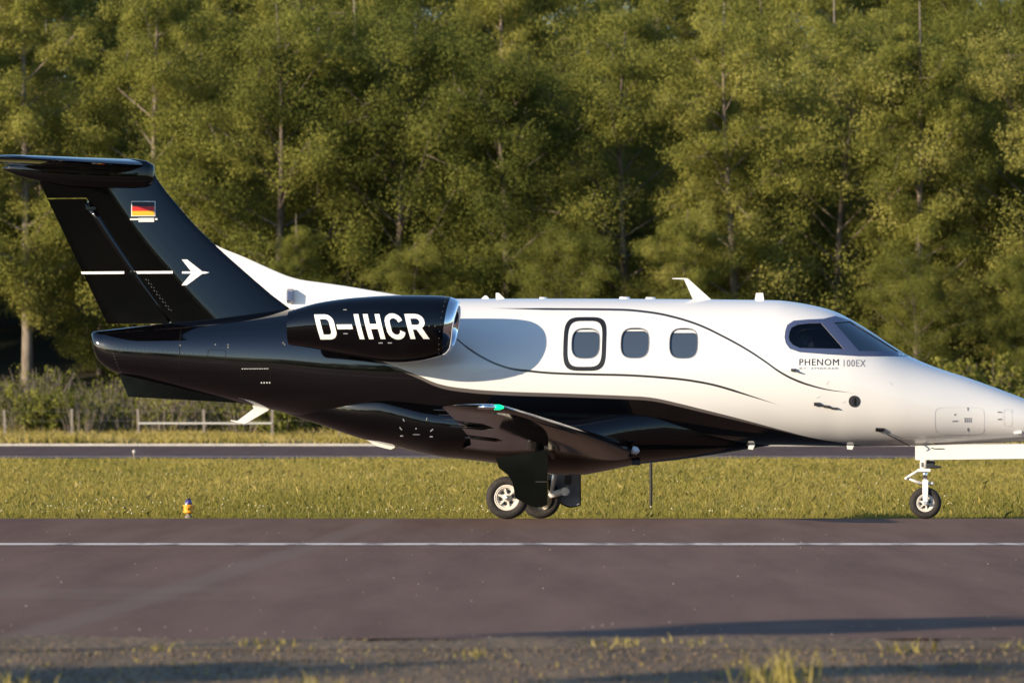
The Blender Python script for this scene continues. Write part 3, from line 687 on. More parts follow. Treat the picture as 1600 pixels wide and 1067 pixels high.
def make_engine(sgn):
    cy = sgn * 1.35
    body = MB().loft([nac_ring(x, float(n_zt(x)), float(n_zb(x)), cy, KT(x)) for x in np.linspace(-2.48, -.61, 38)], False).build('engine_nacelle', M_BLACK, jet, True)
    lip = [(-.61, 2.584, 1.898), (-.575, 2.571, 1.915), (-.535, 2.548, 1.945), (-.512, 2.525, 1.972), (-.505, 2.505, 1.992), (-.512, 2.487, 2.008), (-.54, 2.468, 2.026), (-.60, 2.456, 2.036), (-.70, 2.452, 2.038)]
    MB().loft([nac_ring(x, a, b, cy, KT(x)) for x, a, b in lip], False).build('intake_lip', M_CHROME, body, True)
    MB().loft([nac_ring(x, a, b, cy, KT(x)) for x, a, b in ((-.70, 2.452, 2.038), (-.85, 2.47, 2.0), (-1.02, 2.49, 1.96), (-1.03, 2.3, 2.2))], False).build('intake_duct', M_DARKM, body, True)
    fb_ = MB(); zc = 2.232
    for k in range(18):
        a = 2 * math.pi * k / 18; ca, sa = math.cos(a), math.sin(a); ca2, sa2 = math.cos(a + .22), math.sin(a + .22)
        fb_.add([(-.96, cy + .07 * ca, zc + .07 * sa), (-1.0, cy + .07 * ca2, zc + .07 * sa2), (-1.0, cy + .245 * ca2, zc + .245 * sa2), (-.96, cy + .245 * ca, zc + .245 * sa)], [(0, 1, 2, 3)])
    fan = fb_.build('fan_blades', M_FAN, body)
    MB().tube([(-.98, cy, zc), (-.92, cy, zc), (-.84, cy, zc), (-.79, cy, zc)], [.085, .075, .045, .008], 20).build('spinner', M_FAN, fan, True)
    MB().loft([nac_ring(x, a, b, cy) for x, a, b in ((-2.48, 2.428, 2.03), (-2.483, 2.405, 2.05), (-2.30, 2.40, 2.055), (-2.0, 2.36, 2.10))], False).build('exhaust_nozzle', M_DARKM, body, True)
    MB().tube([(-2.1, cy, 2.23), (-2.3, cy, 2.225), (-2.46, cy, 2.22)], [.12, .08, .01], 20).build('exhaust_cone', M_DARKM, body, True)
    MB().loft([[(x, sgn * .55, 2.22), (x, sgn * .55, 2.22 + t), (x, sgn * 1.08, 2.24 + t), (x, sgn * 1.08, 2.24 - t), (x, sgn * .55, 2.22 - t)] for x, t in ((-2.35, .005), (-2.0, .05), (-1.4, .07), (-1.1, .05), (-.98, .01))]).build('engine_pylon', M_WHITE, body, True, 40)
    return body
nac = make_engine(-1); make_engine(1)

def arc(cx, cy, rx, ry, a0, a1, n=6): return [(cx + rx * math.cos(R(a0 + (a1 - a0) * i / n)), cy + ry * math.sin(R(a0 + (a1 - a0) * i / n))) for i in range(n + 1)]
W_ = 7.8
def ring_c(w_, h_, t):
    pth = [(w_ - t / 2 + .0, h_ * .70)] + arc(w_ / 2, h_ - w_ / 2 + t / 8, w_ / 2 - t / 2, w_ / 2 - t / 2, 10, 170, 8) + arc(w_ / 2, w_ / 2 - t / 8, w_ / 2 - t / 2, w_ / 2 - t / 2, 190, 350, 8) + [(w_ - t / 2, h_ * .30)]
    L_, R_ = [], []
    for i, p in enumerate(pth):
        a = Vector(pth[max(i - 1, 0)]); b = Vector(pth[min(i + 1, len(pth) - 1)]); d = (b - a).normalized(); n_ = Vector((-d.y, d.x)) * t / 2
        L_.append(tuple(Vector(p) + n_)); R_.append(tuple(Vector(p) - n_))
    return L_ + R_[::-1]
GLY = [  # letter outlines in hundredths of the text band, height 40
    (0, [[(0, 0), (0, 40), (17, 40)] + arc(17, 27, 13, 13, 90, 0) + arc(17, 13, 13, 13, 0, -90), [(W_, 7.6), (W_, 32.4), (16, 32.4)] + arc(16, 27, 5.6, 5.4, 90, 0) + arc(16, 13, 5.6, 5.4, 0, -90)]),
    (33, [[(0, 16), (25, 16), (25, 23.5), (0, 23.5)]]),
    (64.5, [[(0, 0), (W_, 0), (W_, 40), (0, 40)]]),
    (79.5, [[(0, 0), (W_, 0), (W_, 16), (19, 16), (19, 0), (19 + W_, 0), (19 + W_, 40), (19, 40), (19, 24), (W_, 24), (W_, 40), (0, 40)]]),
    (112, [ring_c(29, 40, W_)]),
    (146, [[(0, 0), (0, 40), (17, 40)] + arc(17, 28, 12.5, 12, 90, -62) + [(30, 0), (20.5, 0), (13.5, 15), (W_, 15), (W_, 0)], [(W_, 22.5), (W_, 32.6), (16, 32.6)] + arc(16, 27.5, 5.2, 5.1, 90, -90)])]
for x0, loops in GLY:
    f = lambda p: (-2.149 + (x0 + p[0]) * .00738 + .26 * (40 - p[1]) * .0073, 2.085 + p[1] * .0073)
    patch('registration_letter', [[f(p) for p in lp] for lp in loops], M_DECAL_W, nac, .004, -1, .025, nac_pt)
b_ = MB()
for k in range(12):
    a = R(100 + k * 13); zc, r = (float(n_zt(-.65)) + float(n_zb(-.65))) / 2, (float(n_zt(-.65)) - float(n_zb(-.65))) / 2
    b_.box((-.65 + KT(-.65) * math.sin(a) * r, -1.35 + (r + .001) * math.cos(a), zc + (r + .001) * math.sin(a)), (.009, .009, .009))
for x in (-.78, -.71): b_.box((x, nac_pt(x, 2.235)[0].y, 2.235), (.014, .008, .014))
b_.build('rivet_row', M_RIVET, nac)['kind'] = 'stuff'
b_ = MB()
for x, z, l in ((-1.78, 2.43, .04), (-1.765, 2.15, .05), (-1.35, 2.04, .05), (-1.24, 2.04, .05)): b_.box((x, nac_pt(x, z)[0].y, z), (l, .012, .012))
b_.build('stencil_marks', M_DECAL_G, nac)['kind'] = 'stuff'

# --- wheels and landing gear
def wheel(parent, cx, cy, cz, rad, wid, rimr, out):
    k = rad / .247; w2 = wid / 2
    prof = [(rimr * .97, -w2 * .72), (rimr * 1.06, -w2 * .92), (rad * .80, -w2), (rad * .93, -w2 * .80), (rad * .985, -w2 * .48), (rad, -w2 * .2), (rad, w2 * .2), (rad * .985, w2 * .48), (rad * .93, w2 * .80), (rad * .80, w2), (rimr * 1.06, w2 * .92), (rimr * .97, w2 * .72)]
    ty = MB().lathe_y((cx, cy, cz), prof, 56).build('tyre', M_RUBBER, parent, True)
    o = out
    rp = [(rimr * .98, -o * w2 * .7), (rimr * .98, o * w2 * .74), (rimr * .90, o * w2 * .78), (rimr * .84, o * w2 * .66), (rimr * .80, o * w2 * .70), (rimr * .74, o * w2 * .62), (rimr * .68, o * w2 * .25), (rimr * .34, o * w2 * .20), (rimr * .30, o * w2 * .62), (rimr * .18, o * w2 * .72), (.004, o * w2 * .72)]
    rim = MB().lathe_y((cx, cy, cz), rp, 48).build('rim', M_RIMW, parent, True, 35)
    hb = MB()
    for i in range(6):
        a = 2 * math.pi * i / 6 + .3; m4 = Matrix.Translation((cx, cy + o * w2 * .42, cz)) @ Matrix.Rotation(a, 4, 'Y'); hb.box((rimr * .50, 0, 0), (rimr * .42, w2 * .3, rimr * .13), m4)
    hb.build('rim_spokes', M_RIMW, parent)['kind'] = 'stuff'
    hb = MB()
    for i in range(6):
        a = 2 * math.pi * (i + .5) / 6 + .3; p = (cx + rimr * .5 * math.cos(a), cy + o * w2 * .24, cz - rimr * .5 * math.sin(a)); hb.tube([p, (p[0], p[1] + o * .004, p[2])], rimr * .13, 10)
    hb.build('rim_holes', M_DECAL_K, parent)['kind'] = 'stuff'
def main_gear(sgn):
    s = sgn
    leg = MB().tube([(.52, s * 1.70, .92), (.50, s * 1.72, .60), (.49, s * 1.73, .42)], [.055, .05, .045], 14).build('gear_leg', M_DARKM, jet, True)
    MB().tube([(.50, s * 1.72, .36), (.34, s * 1.71, .30), (.15, s * 1.70, .247)], [.045, .04, .04], 12).build('trailing_link', M_GEARW, leg, True)
    MB().tube([(.40, s * 1.71, .74), (.33, s * 1.71, .52), (.29, s * 1.71, .31)], [.03, .035, .02], 12).build('shock_absorber', M_STEEL, leg, True)
    MB().tube([(.15, s * 1.66, .247), (.15, s * 1.88, .247)], .03, 12).build('axle', M_STEEL, leg, True)
    MB().tube([(.15, s * 1.66, .247), (.15, s * 1.72, .247)], .11, 24).build('brake_pack', M_DARKM, leg, True, 40)
    wheel(leg, .15, s * 1.80, .247, .247, .16, .152, s)
    door = [(.633, .80), (.03, .70), (.048, .642), (.067, .59), (.172, .509), (.224, .427), (.25, .30), (.254, .242), (.418, .161), (.46, .14), (.50, .132), (.57, .14), (.634, .165)]
    y0 = s * 1.915; d = MB().plate(door, y0, y0 + s * .025).build('gear_door', M_BLACK, leg)
    MB().plate([(x - .0, z) for x, z in [(.62, .74), (.08, .65), (.19, .51), (.24, .43), (.265, .255), (.42, .175), (.50, .145), (.57, .152), (.62, .18)]], y0 - s * .012, y0 - s * .003).build('door_lining', M_GREYD, d)
    MB().box((.56, y0 + s * .03, .43), (.13, .012, .008)).build('door_seam', M_DARKM, d)
    MB().tube([(.60, s * 1.70, .86), (.62, s * 1.2, .72)], .025, 10).build('side_brace', M_DARKM, leg, True)
    MB().tube([(.46, s * 1.76, .33), (.46, s * 1.66, .33)], .05, 16).build('pivot', M_GEARW, leg, True, 40)
main_gear(-1); main_gear(1)
# near-side drain line behind the leg, seen as a thin rod with a pale tip
NZ = .199
leg = MB().tube([(4.92, 0, 1.0), (4.905, 0, .70), (4.90, 0, .60)], [.055, .052, .052], 18).build('nose_gear_leg', M_GEARW, jet, True)
MB().tube([(4.905, 0, .62), (4.915, 0, .44)], .028, 14).build('piston', M_CHROME, leg, True)
MB().box((4.90, 0, .585), (.15, .10, .035)).build('collar', M_GEARW, leg)
mb = MB(); mb.tube([(4.84, 0, .585), (4.69, 0, .495)], [.020, .013], 8); mb.tube([(4.69, 0, .495), (4.87, 0, .425)], [.013, .020], 8)
mb.tube([(4.69, -.03, .49), (4.69, .03, .49)], .02, 8); mb.build('torque_link', M_GEARW, leg, True)
mb = MB(); mb.tube([(4.93, -.03, .668), (5.02, -.03, .668), (5.03, -.03, .660)], [.03, .026, .01], 12); mb.tube([(4.93, -.05, .625), (5.05, -.05, .625), (5.11, -.05, .620)], [.022, .02, .008], 10); mb.box((4.97, 0, .645), (.09, .12, .07))
mb.build('steering_unit', M_DARKM, leg, True, 40)
MB().box((4.99, -.02, .695), (.05, .05, .02)).build('steering_bracket', M_GEARW, leg); MB().box((4.86, -.06, .655), (.02, .03, .05)).build('steering_bracket', M_GEARW, leg)
fk = MB()
for s in (-1, 1): fk.loft([[(4.915 - a, s * y, z), (4.915 + a, s * y, z), (4.915 + a, s * (y + .022), z), (4.915 - a, s * (y + .022), z)] for z, a, y in ((.46, .03, .012), (.40, .034, .05), (.32, .032, .075), (.23, .026, .078), (NZ - .02, .024, .078))])
fk.box((4.915, 0, .445), (.07, .09, .05)); fk.build('wheel_fork', M_GEARW, leg, angle=35)
MB().tube([(4.95, -.0, .43), (4.99, -.0, .43), (5.015, 0, .43)], [.018, .02, .018], 10).build('tow_lug', M_GEARW, leg, True)
MB().tube([(4.915, -.11, NZ), (4.915, .11, NZ)], .022, 12).build('axle', M_STEEL, leg, True, 40)
wheel(leg, 4.915, 0, NZ, .188, .12, .108, -1)
for s in (-1, 1):
    d = MB().plate([(4.80, .872), (6.28, .895), (6.28, .745), (6.20, .722), (4.80, .705)], s * .155, s * .175).build('nose_gear_door', M_WHITE, jet)
    if s < 0: MB().tube([(4.99, -.178, .846), (5.03, -.182, .835), (5.14, -.182, .836)], .006, 6).build('door_stay', M_DARKM, d)

# --- the pilot in the right-hand seat
def skin_body(name, verts, edges, rad, root=0, lv=2):
    me = bpy.data.meshes.new(name); me.from_pydata(verts, edges, []); o = bpy.data.objects.new(name, me); COL.objects.link(o)
    o.modifiers.new('s', 'SKIN'); 
    for i, r in enumerate(rad):
        me.skin_vertices[0].data[i].radius = r if hasattr(r, '__len__') else (r, r); me.skin_vertices[0].data[i].use_root = (i == root)
    sb = o.modifiers.new('d', 'SUBSURF'); sb.levels = lv; sb.render_levels = lv
    m2 = bpy.data.meshes.new_from_object(o.evaluated_get(bpy.context.evaluated_depsgraph_get())); o.modifiers.clear(); o.data = m2
    m2.polygons.foreach_set('use_smooth', [True] * len(m2.polygons)); return o
M_SKIN = mat('skin', (.42, .24, .17), .55); M_SHIRT = mat('white_shirt', (.62, .62, .64), .8); M_TROUS = mat('dark_trousers', (.02, .022, .03), .9); M_HAIR = mat('brown_hair', (.04, .025, .015), .8)
V = [(0, 0, .12), (-.02, 0, .30), (-.03, 0, .48), (-.01, 0, .60), (.01, 0, .68), (.03, 0, .755), (.035, 0, .84), (.02, 0, .91),           # pelvis .. crown
     (-.02, -.17, .57), (.06, -.21, .36), (.27, -.15, .33), (.35, -.13, .34), (-.02, .17, .57), (.06, .21, .36), (.27, .15, .33), (.35, .13, .34),   # arms
     (.05, -.10, .12), (.42, -.12, .16), (.55, -.12, -.02 + .02), (.05, .10, .12), (.42, .12, .16), (.55, .12, .0), (.125, 0, .80)]
Ed = [(0, 1), (1, 2), (2, 3), (3, 4), (4, 5), (5, 6), (6, 7), (3, 8), (8, 9), (9, 10), (10, 11), (3, 12), (12, 13), (13, 14), (14, 15), (0, 16), (16, 17), (17, 18), (0, 19), (19, 20), (20, 21), (6, 22)]
Rd = [(.14, .11), (.13, .11), (.15, .11), (.11, .08), .055, .07, .095, .075, .065, .05, .04, .035, .065, .05, .04, .035, .09, .065, .05, .09, .065, .05, .022]
pil = skin_body('person', V, Ed, Rd)
for m in (M_SHIRT, M_SKIN, M_TROUS): pil.data.materials.append(m)
for p in pil.data.polygons:
    c = p.center; p.material_index = 1 if (c.z > .66 or c.x > .30 and c.z > .28) else 2 if c.z < .22 else 0
pil.data.transform(Matrix.Translation((0, 0, 0)))
tag(pil, 'person in a white shirt with a headset, sitting at the cockpit side window', 'person')
hr = MB(); hr.loft([[(.02 + .10 * math.cos(t) * k - .012, .085 * math.sin(t) * k, z) for t in [2 * math.pi * i / 16 for i in range(16)]] for z, k in ((.80, .72), (.85, 1.02), (.90, .98), (.935, .75), (.955, .35))]); hr.build('hair', M_HAIR, pil, True)
hd = MB(); hd.tube([(.02, .105 * math.cos(t), .845 + .125 * math.sin(t)) for t in np.linspace(0, math.pi, 11)], .010, 6)
for s in (-1, 1): hd.tube([(.02, s * .08, .84), (.02, s * .115, .84)], [.045, .04], 12)
hd.tube([(.03, -.11, .82), (.12, -.09, .775), (.14, -.03, .765)], .005, 5); hd.build('headset', M_DARKM, pil, True)
Mj = Matrix.Translation((0, 0, .008)) @ Matrix.Rotation(R(-6.5), 4, 'Z') @ Matrix.Rotation(-.021, 4, 'X')
pil.location = Mj @ Vector((3.50, -.40, 1.225)); pil.rotation_euler = (-.021, 0, R(-6.5))

# ------------------------------------------------------------------ vegetation
def unit(v_): return v_ / np.maximum(np.linalg.norm(v_, axis=-1, keepdims=True), 1e-9)
def leaf_quads(rng, centers, radii, per, size, tint_c, flat=.75):
    """leaf-sized quads gathered in clumps; returns corners and a tint per leaf"""
    n = len(centers) * per
    idx = np.repeat(np.arange(len(centers)), per)
    d = unit(rng.normal(size=(n, 3))) * (rng.random((n, 1)) ** .55)
    d[:, 2] *= flat
    pos = centers[idx] + d * radii[idx][:, None]
    nrm = unit(unit(d) * 1.0 + rng.normal(size=(n, 3)) * .55 + np.array([0, 0, .2]))
    a = unit(np.cross(nrm, rng.normal(size=(n, 3)))); b = np.cross(nrm, a)
    s = size * (.6 + .8 * rng.random((n, 1))); e = s * (.5 + .2 * rng.random((n, 1)))
    co = np.stack([pos - a * s, pos - b * e, pos + a * s, pos + b * e], 1).reshape(-1, 3)
    tint = np.clip(tint_c[idx] + rng.normal(size=n) * .07, 0, 1)
    return co, tint

def make_tree(kind, seed, H, rad, base, limbs, per, lsize, bark, lean=0., lobes=0.):
    rng = np.random.default_rng(seed); rnd = random.Random(seed)
    tk = MB()
    n = 9; pts = []; p = Vector((0, 0, -.3))
    for i in range(n + 1):
        t = i / n; pts.append(Vector((lean * t * H * .3 + .18 * math.sin(t * 5 + seed) * t, .16 * math.cos(t * 4 + seed * 2) * t, -.3 + (H * .96 + .3) * t)))
    r0 = .012 * H + .04
    tk.tube(pts, [r0 * (1 - .93 * (i / n) ** .8) + .008 for i in range(n + 1)], 8)
    def trunk(t): 
        k = min(int(t * n), n - 1); return pts[k].lerp(pts[k + 1], t * n - k)
    cen, rr, tc_ = [], [], []
    for i in range(limbs):
        t = base + (.98 - base) * ((i + rnd.random()) / limbs)
        u = (t - base) / (1 - base)
        env = rad * (math.sin(math.pi * min(1, .12 + .80 * u ** .85)) ** .75) * (.70 + .5 * rnd.random())
        az = i * 2.399 + rnd.random() * .9
        p0 = trunk(max(t - .10, .05)); up = .25 + .55 * u + .3 * rnd.random()
        d = Vector((math.cos(az), math.sin(az), up)); 
        bend = Vector((0, 0, rnd.uniform(-.25, .25)))
        p1 = p0 + d * env * .55; p2 = p0 + (d + bend) * env
        tk.tube([p0, p1, p2], [r0 * .34 * (1 - .7 * t), r0 * .2 * (1 - .6 * t), .008], 5, False)
        lt = .46 + rnd.uniform(-.16, .16)
        for k in range(8):
            f = .42 + .68 * (k + rnd.random()) / 8
            c = p0.lerp(p1, f / .55) if f < .55 else p1.lerp(p2, (f - .55) / .45)
            off = Vector((rnd.gauss(0, 1), rnd.gauss(0, 1), rnd.gauss(0, .8))) * (.16 * rad)
            c = c + off; cen.append(c); rr.append((.17 + .15 * rnd.random()) * rad * (1.15 - .35 * u)); tc_.append(lt + rnd.uniform(-.08, .08))
            if k % 2 == 0: tk.tube([c - off, c], [.018, .006], 4, False)
    co, tint = leaf_quads(rng, np.array([tuple(c) for c in cen]), np.array(rr), per, lsize, np.array(tc_))
    root = empty(kind)
    tr = tk.build('trunk', bark, root, True)
    cm = fast_mesh('crown', co, 4, M_LEAF, tint); cr = bpy.data.objects.new('crown', cm); COL.objects.link(cr); cr.parent = root
    return root

TREES = [   # builder arguments and the label of each kind
    (('broad_tree', 11, 12.0, 3.1, .16, 30, 400, .037, M_BARK), 'broad olive-green tree with a dense rounded crown higher up the wooded hillside'),
    (('birch_tree', 23, 13.5, 2.5, .22, 30, 390, .036, M_PALEBARK, .12), 'slender birch with a pale trunk and loose airy crown higher up the wooded hillside'),
    (('alder_tree', 37, 11.0, 2.7, .12, 30, 400, .036, M_BARK, -.1), 'bushy alder leafed almost to the ground higher up the wooded hillside'),
    (('aspen_tree', 41, 14.5, 2.3, .28, 30, 380, .037, M_PALEBARK, -.06), 'tall narrow aspen with bare lower trunk higher up the wooded hillside'),
    (('willow_tree', 59, 10.0, 3.3, .10, 32, 390, .037, M_BARK, .2), 'leaning willow with a wide ragged crown higher up the wooded hillside')]
protos = []
for args, lab in TREES:
    t = make_tree(*args); tag(t, lab, 'tree', lab.split(' with ')[0].split(' leafed')[0] + ' on the hillside'); protos.append(t)
used = [False] * len(protos)
def place(k, x, y, sc, rz, label=None, group=None, zs=1.0):
    if not used[k] and label is None: o = protos[k]; used[k] = True
    else: o = copy_tree(protos[k])
    o.location = (x, y, gz(y) - .05); o.rotation_euler = (0, 0, rz); o.scale = (sc, sc, sc * zs)
    if label: o['label'] = label; o['group'] = group
    return o
rnd = random.Random(5)
FRONT = [  # kind, x, y, scale, where it stands: tall trees of the wood's front edge, then the lower ones before them
    (3, -22.5, 132, 1.05, 'beyond the tip of the tailplane'), (3, -18.6, 133, 1.15, 'rising above the tailplane tip'), (1, -13.6, 132.5, 1.18, 'rising behind the rudder'), (0, -8.9, 131.5, 1.28, 'behind the flag on the tail fin'), (4, -4.6, 133, 1.40, 'high behind the lettered engine'),
    (2, -.2, 131, 1.28, 'high behind the engine intake'), (0, 4.3, 132.5, 1.22, 'high behind the emergency exit window'), (1, 8.6, 131.5, 1.12, 'high behind the swept roof aerial'), (4, 12.3, 133, 1.35, 'high behind the square roof aerial'), (3, 15.4, 131, 1.0, 'high behind the windshield'),
    (0, 19.8, 132, 1.25, 'rising beyond the tip of the nose'), (2, 24.8, 131, 1.2, 'at the far end of the wood past the nose'),
    (2, -10.2, 127.2, .52, 'low beside the leading edge of the fin'), (3, -8.0, 127.4, .50, 'standing low behind the white dorsal fillet'), (2, -3.6, 127.5, .62, 'standing low behind the engine'), (4, 1.6, 127.5, .66, 'standing low behind the cabin roof fittings'),
    (2, 6.4, 127.8, .66, 'standing low behind the last cabin windows'), (4, 15.2, 127.6, .58, 'standing low behind the cockpit roof'), (2, 19.4, 127.5, .55, 'standing low behind the top of the nose')]
KIND = ['broad dense olive-green tree', 'pale-trunked birch', 'bushy alder', 'narrow bare-trunked aspen', 'wide ragged willow']
for k, x, y, s, wh in FRONT: place(k, x, y, s, rnd.uniform(0, 6.28), KIND[k] + ' ' + wh, 'front edge of the wood', zs=rnd.uniform(.95, 1.1))
for row, (y0, n, xw, s0) in enumerate(((138, 10, 25, .98), (147, 10, 27, 1.1), (157, 11, 28, 1.2), (168, 11, 29, 1.35), (182, 11, 31, 1.5), (196, 14, 33, 1.7))):
    for i in range(n):
        k = rnd.choice([0, 1, 2, 3, 3, 4, 1, 0]); place(k, -xw + (i + .5 + rnd.uniform(-.32, .32)) * 2 * xw / n, y0 + rnd.uniform(-2.5, 2.5), s0 * rnd.uniform(.85, 1.15), rnd.uniform(0, 6.28))

for i in range(44):      # the wood runs on to both sides of the view
    sg = -1 if i % 2 else 1; r_ = (i // 2) % 3; x = sg * (28.5 + (i // 6) * 4.2 + rnd.uniform(-1.2, 1.2))
    place(rnd.choice([0, 1, 2, 3, 4]), x, (131, 141, 156)[r_] + rnd.uniform(-2, 2), (1.15, 1.25, 1.5)[r_] * rnd.uniform(.9, 1.12), rnd.uniform(0, 6.28), 'tree of the wood standing past the ends of the fence', 'outer trees of the wood')

# trees on the photographer's side of the taxiway (they give the long shadows and the dark skyline in the paint)
yt = make_tree('young_tree', 71, 5.6, .62, .88, 12, 60, .045, M_BARK); yu = False
for tx, ty, s in ((2.6, -28.5, 1.15), (-1.9, -33.7, 1.15), (2.2, -33.5, .8)):
    o = yt if not yu else copy_tree(yt); yu = True; q = 4.7 * s / math.tan(R(SUN_EL))
    o.location = (tx + SUN_DIR.x * q, ty + SUN_DIR.y * q, gz(ty + SUN_DIR.y * q) - .05); o.rotation_euler = (0, 0, rnd.uniform(0, 6)); o.scale = (s, s, s)
    tag(o, 'young bare-stemmed tree whose shadow lies across the near edge of the asphalt', 'tree', 'young trees beside the taxiway')
for i in range(76):
    r_ = i % 2; x = -170 + (i // 2) * 8 + r_ * 4 + rnd.uniform(-2, 2); tall = 1.2 if x < 5 else .55
    place(rnd.choice([0, 2, 4]), x, (-116 if r_ else -128) + rnd.uniform(-4, 4) + (0 if x < 5 else -25), tall * rnd.uniform(.85, 1.15), rnd.uniform(0, 6.28), 'tree in the long row facing the jet across the taxiway', 'tree row facing the jet')

# shrubs with pale stems in front of the wood
def make_shrub(seed, H, W, stems, per, lsize, leafy):
    rng = np.random.default_rng(seed); rn = random.Random(seed); st_ = MB(); cen, rr, tc_ = [], [], []
    for i in range(stems):
        az = rn.uniform(0, 6.28); r = W * 1.25 * rn.random() ** .6; h = H * rn.uniform(.6, 1.05)
        b0 = Vector((r * .45 * math.cos(az), r * .45 * math.sin(az), -.1)); p2 = Vector((r * math.cos(az) + rn.uniform(-.3, .3), r * math.sin(az), h)); p1 = b0.lerp(p2, .5) + Vector((rn.uniform(-.15, .15), 0, .1))
        st_.tube([b0, p1, p2], [.028, .02, .008], 5, False)
        for k in range(leafy):
            f = rn.uniform(.15, 1.05); c = b0.lerp(p1, f * 2) if f < .5 else p1.lerp(p2, f * 2 - 1)
            cen.append(c + Vector((rn.gauss(0, .15), rn.gauss(0, .15), rn.gauss(0, .1)))); rr.append(rn.uniform(.16, .34)); tc_.append(.45 + rn.uniform(-.2, .2))
    co, tint = leaf_quads(rng, np.array([tuple(c) for c in cen]), np.array(rr), per, lsize, np.array(tc_))
    root = empty('shrub'); st_.build('stem', M_PALEBARK, root, True)
    cm = fast_mesh('foliage', co, 4, M_LEAF, tint); f_ = bpy.data.objects.new('foliage', cm); COL.objects.link(f_); f_.parent = root
    return root
SHR = [(tag(make_shrub(3, 1.9, 1.3, 48, 20, .045, 2), 'straggly shrub with many bare pale stems behind the fence', 'shrub', 'straggly pale-stemmed shrubs')),
       (tag(make_shrub(8, 1.7, 1.4, 26, 34, .06, 8), 'dense leafy shrub at the foot of the wood behind the fence', 'shrub', 'dense shrubs at the foot of the wood')),
       (tag(make_shrub(14, 2.6, 1.5, 30, 34, .065, 8), 'tall dense shrub as high as two fence posts at the edge of the wood', 'shrub', 'tall shrubs at the edge of the wood'))]
su = [0, 0, 0]
for i in range(46):
    x = -33 + i * 1.46 + rnd.uniform(-.4, .4); k = (0 if rnd.random() < .75 else 1) if x < -9.5 else rnd.choice([1, 1, 2])
    for kk, yy in ((k, 122.3 + rnd.uniform(-.7, .9)), ((rnd.choice([1, 2]) if x > -8.5 else 0), 125.6 + rnd.uniform(-.6, .8))):
        if kk == 2 and yy < 124: yy += 1.2
        o = SHR[kk] if not su[kk] else copy_tree(SHR[kk]); su[kk] = 1
        s = rnd.uniform(.75, 1.2); o.location = (x + rnd.uniform(-.5, .5), yy, gz(yy) - .05); o.rotation_euler = (0, 0, rnd.uniform(0, 6.28)); o.scale = (s, s, s * rnd.uniform(.85, 1.15))

# ------------------------------------------------------------------ grass
def blades(seed, xy, h, wd, tint, zoff=-.02):
    rng = np.random.default_rng(seed); n = len(xy)
    z = np.interp(xy[:, 1], GY, GZ) + zoff
    base = np.column_stack([xy, z]); az = rng.random(n) * 6.283; a = np.column_stack([np.cos(az), np.sin(az), np.zeros(n)])
    lean = np.column_stack([rng.normal(size=n) * .35, rng.normal(size=n) * .35, np.ones(n)]); lean = unit(lean) * h[:, None]
    bend = np.column_stack([rng.normal(size=n), rng.normal(size=n), -np.abs(rng.normal(size=n)) * .4]) * h[:, None] * .25
    mid = base + lean * .55; tip = base + lean + bend; w2 = wd[:, None] * a
    co = np.stack([base - w2, base + w2, mid + w2 * .7, tip, mid - w2 * .7], 1).reshape(-1, 3)
    return co, np.clip(tint + rng.normal(size=n) * .09, 0, 1)
def scatter(seed, y0, y1, n, margin, ybias=1.0):
    rng = np.random.default_rng(seed); t = rng.random(n) ** ybias; y = y0 + (y1 - y0) * t
    hw = np.abs(y + 60) * .1018 + margin; x = (rng.random(n) * 2 - 1) * hw
    return np.column_stack([x, y])
def wave(xy, s): return .5 + .25 * np.sin(xy[:, 0] * 1.3 * s + 2 * np.sin(xy[:, 1] * .21 * s)) + .25 * np.sin(xy[:, 1] * .55 * s + xy[:, 0] * .7 * s + 1.7)
rng = np.random.default_rng(77)
xy = scatter(1, 7.0, 62, 400000, 4.5, 1.3)
far = np.clip((xy[:, 1] - 3) / 57, 0, 1); wv = wave(xy, 1.0)
h = (.04 + .075 * rng.random(len(xy))) * (.75 + .7 * wv) * np.clip(.5 + (xy[:, 1] - 7) * .3, .5, 1.0); wd = .003 + .008 * far
tn = .24 + .10 * wv + .20 * (.5 + .5 * np.sin(xy[:, 0] * .9 + 1.3 * np.sin(xy[:, 1] * .13)) * np.sin(xy[:, 0] * .37 + xy[:, 1] * .05 + 2)) + .18 * np.clip((xy[:, 1] - 7) / 16, 0, 1)
c1, t1 = blades(2, xy, h, wd, tn)
xs_ = scatter(3, 8, 60, 14000, 4.5, 1.2); c2, t2 = blades(4, xs_, .11 + .09 * rng.random(len(xs_)), .0025 + .005 * np.clip((xs_[:, 1]) / 57, 0, 1), np.full(len(xs_), .88))
me = fast_mesh('meadow_grass', np.concatenate([c1, c2]), 5, M_GRASS, np.concatenate([t1, t2]))
o = bpy.data.objects.new('meadow_grass', me); COL.objects.link(o); tag(o, 'yellow-green meadow grass between the taxiway and the runway', 'grass', kind='stuff')
xy = scatter(5, 101.9, 125, 120000, 8); h = .16 + .28 * rng.random(len(xy)) * (.5 + wave(xy, .8)); 
c1, t1 = blades(6, xy, h, np.full(len(xy), .022), .50 + .3 * wave(xy, 1.7))
me = fast_mesh('bank_grass', c1, 5, M_GRASS, t1); o = bpy.data.objects.new('bank_grass', me); COL.objects.link(o); tag(o, 'dry tall grass between the runway kerb and the wood', 'grass', kind='stuff')
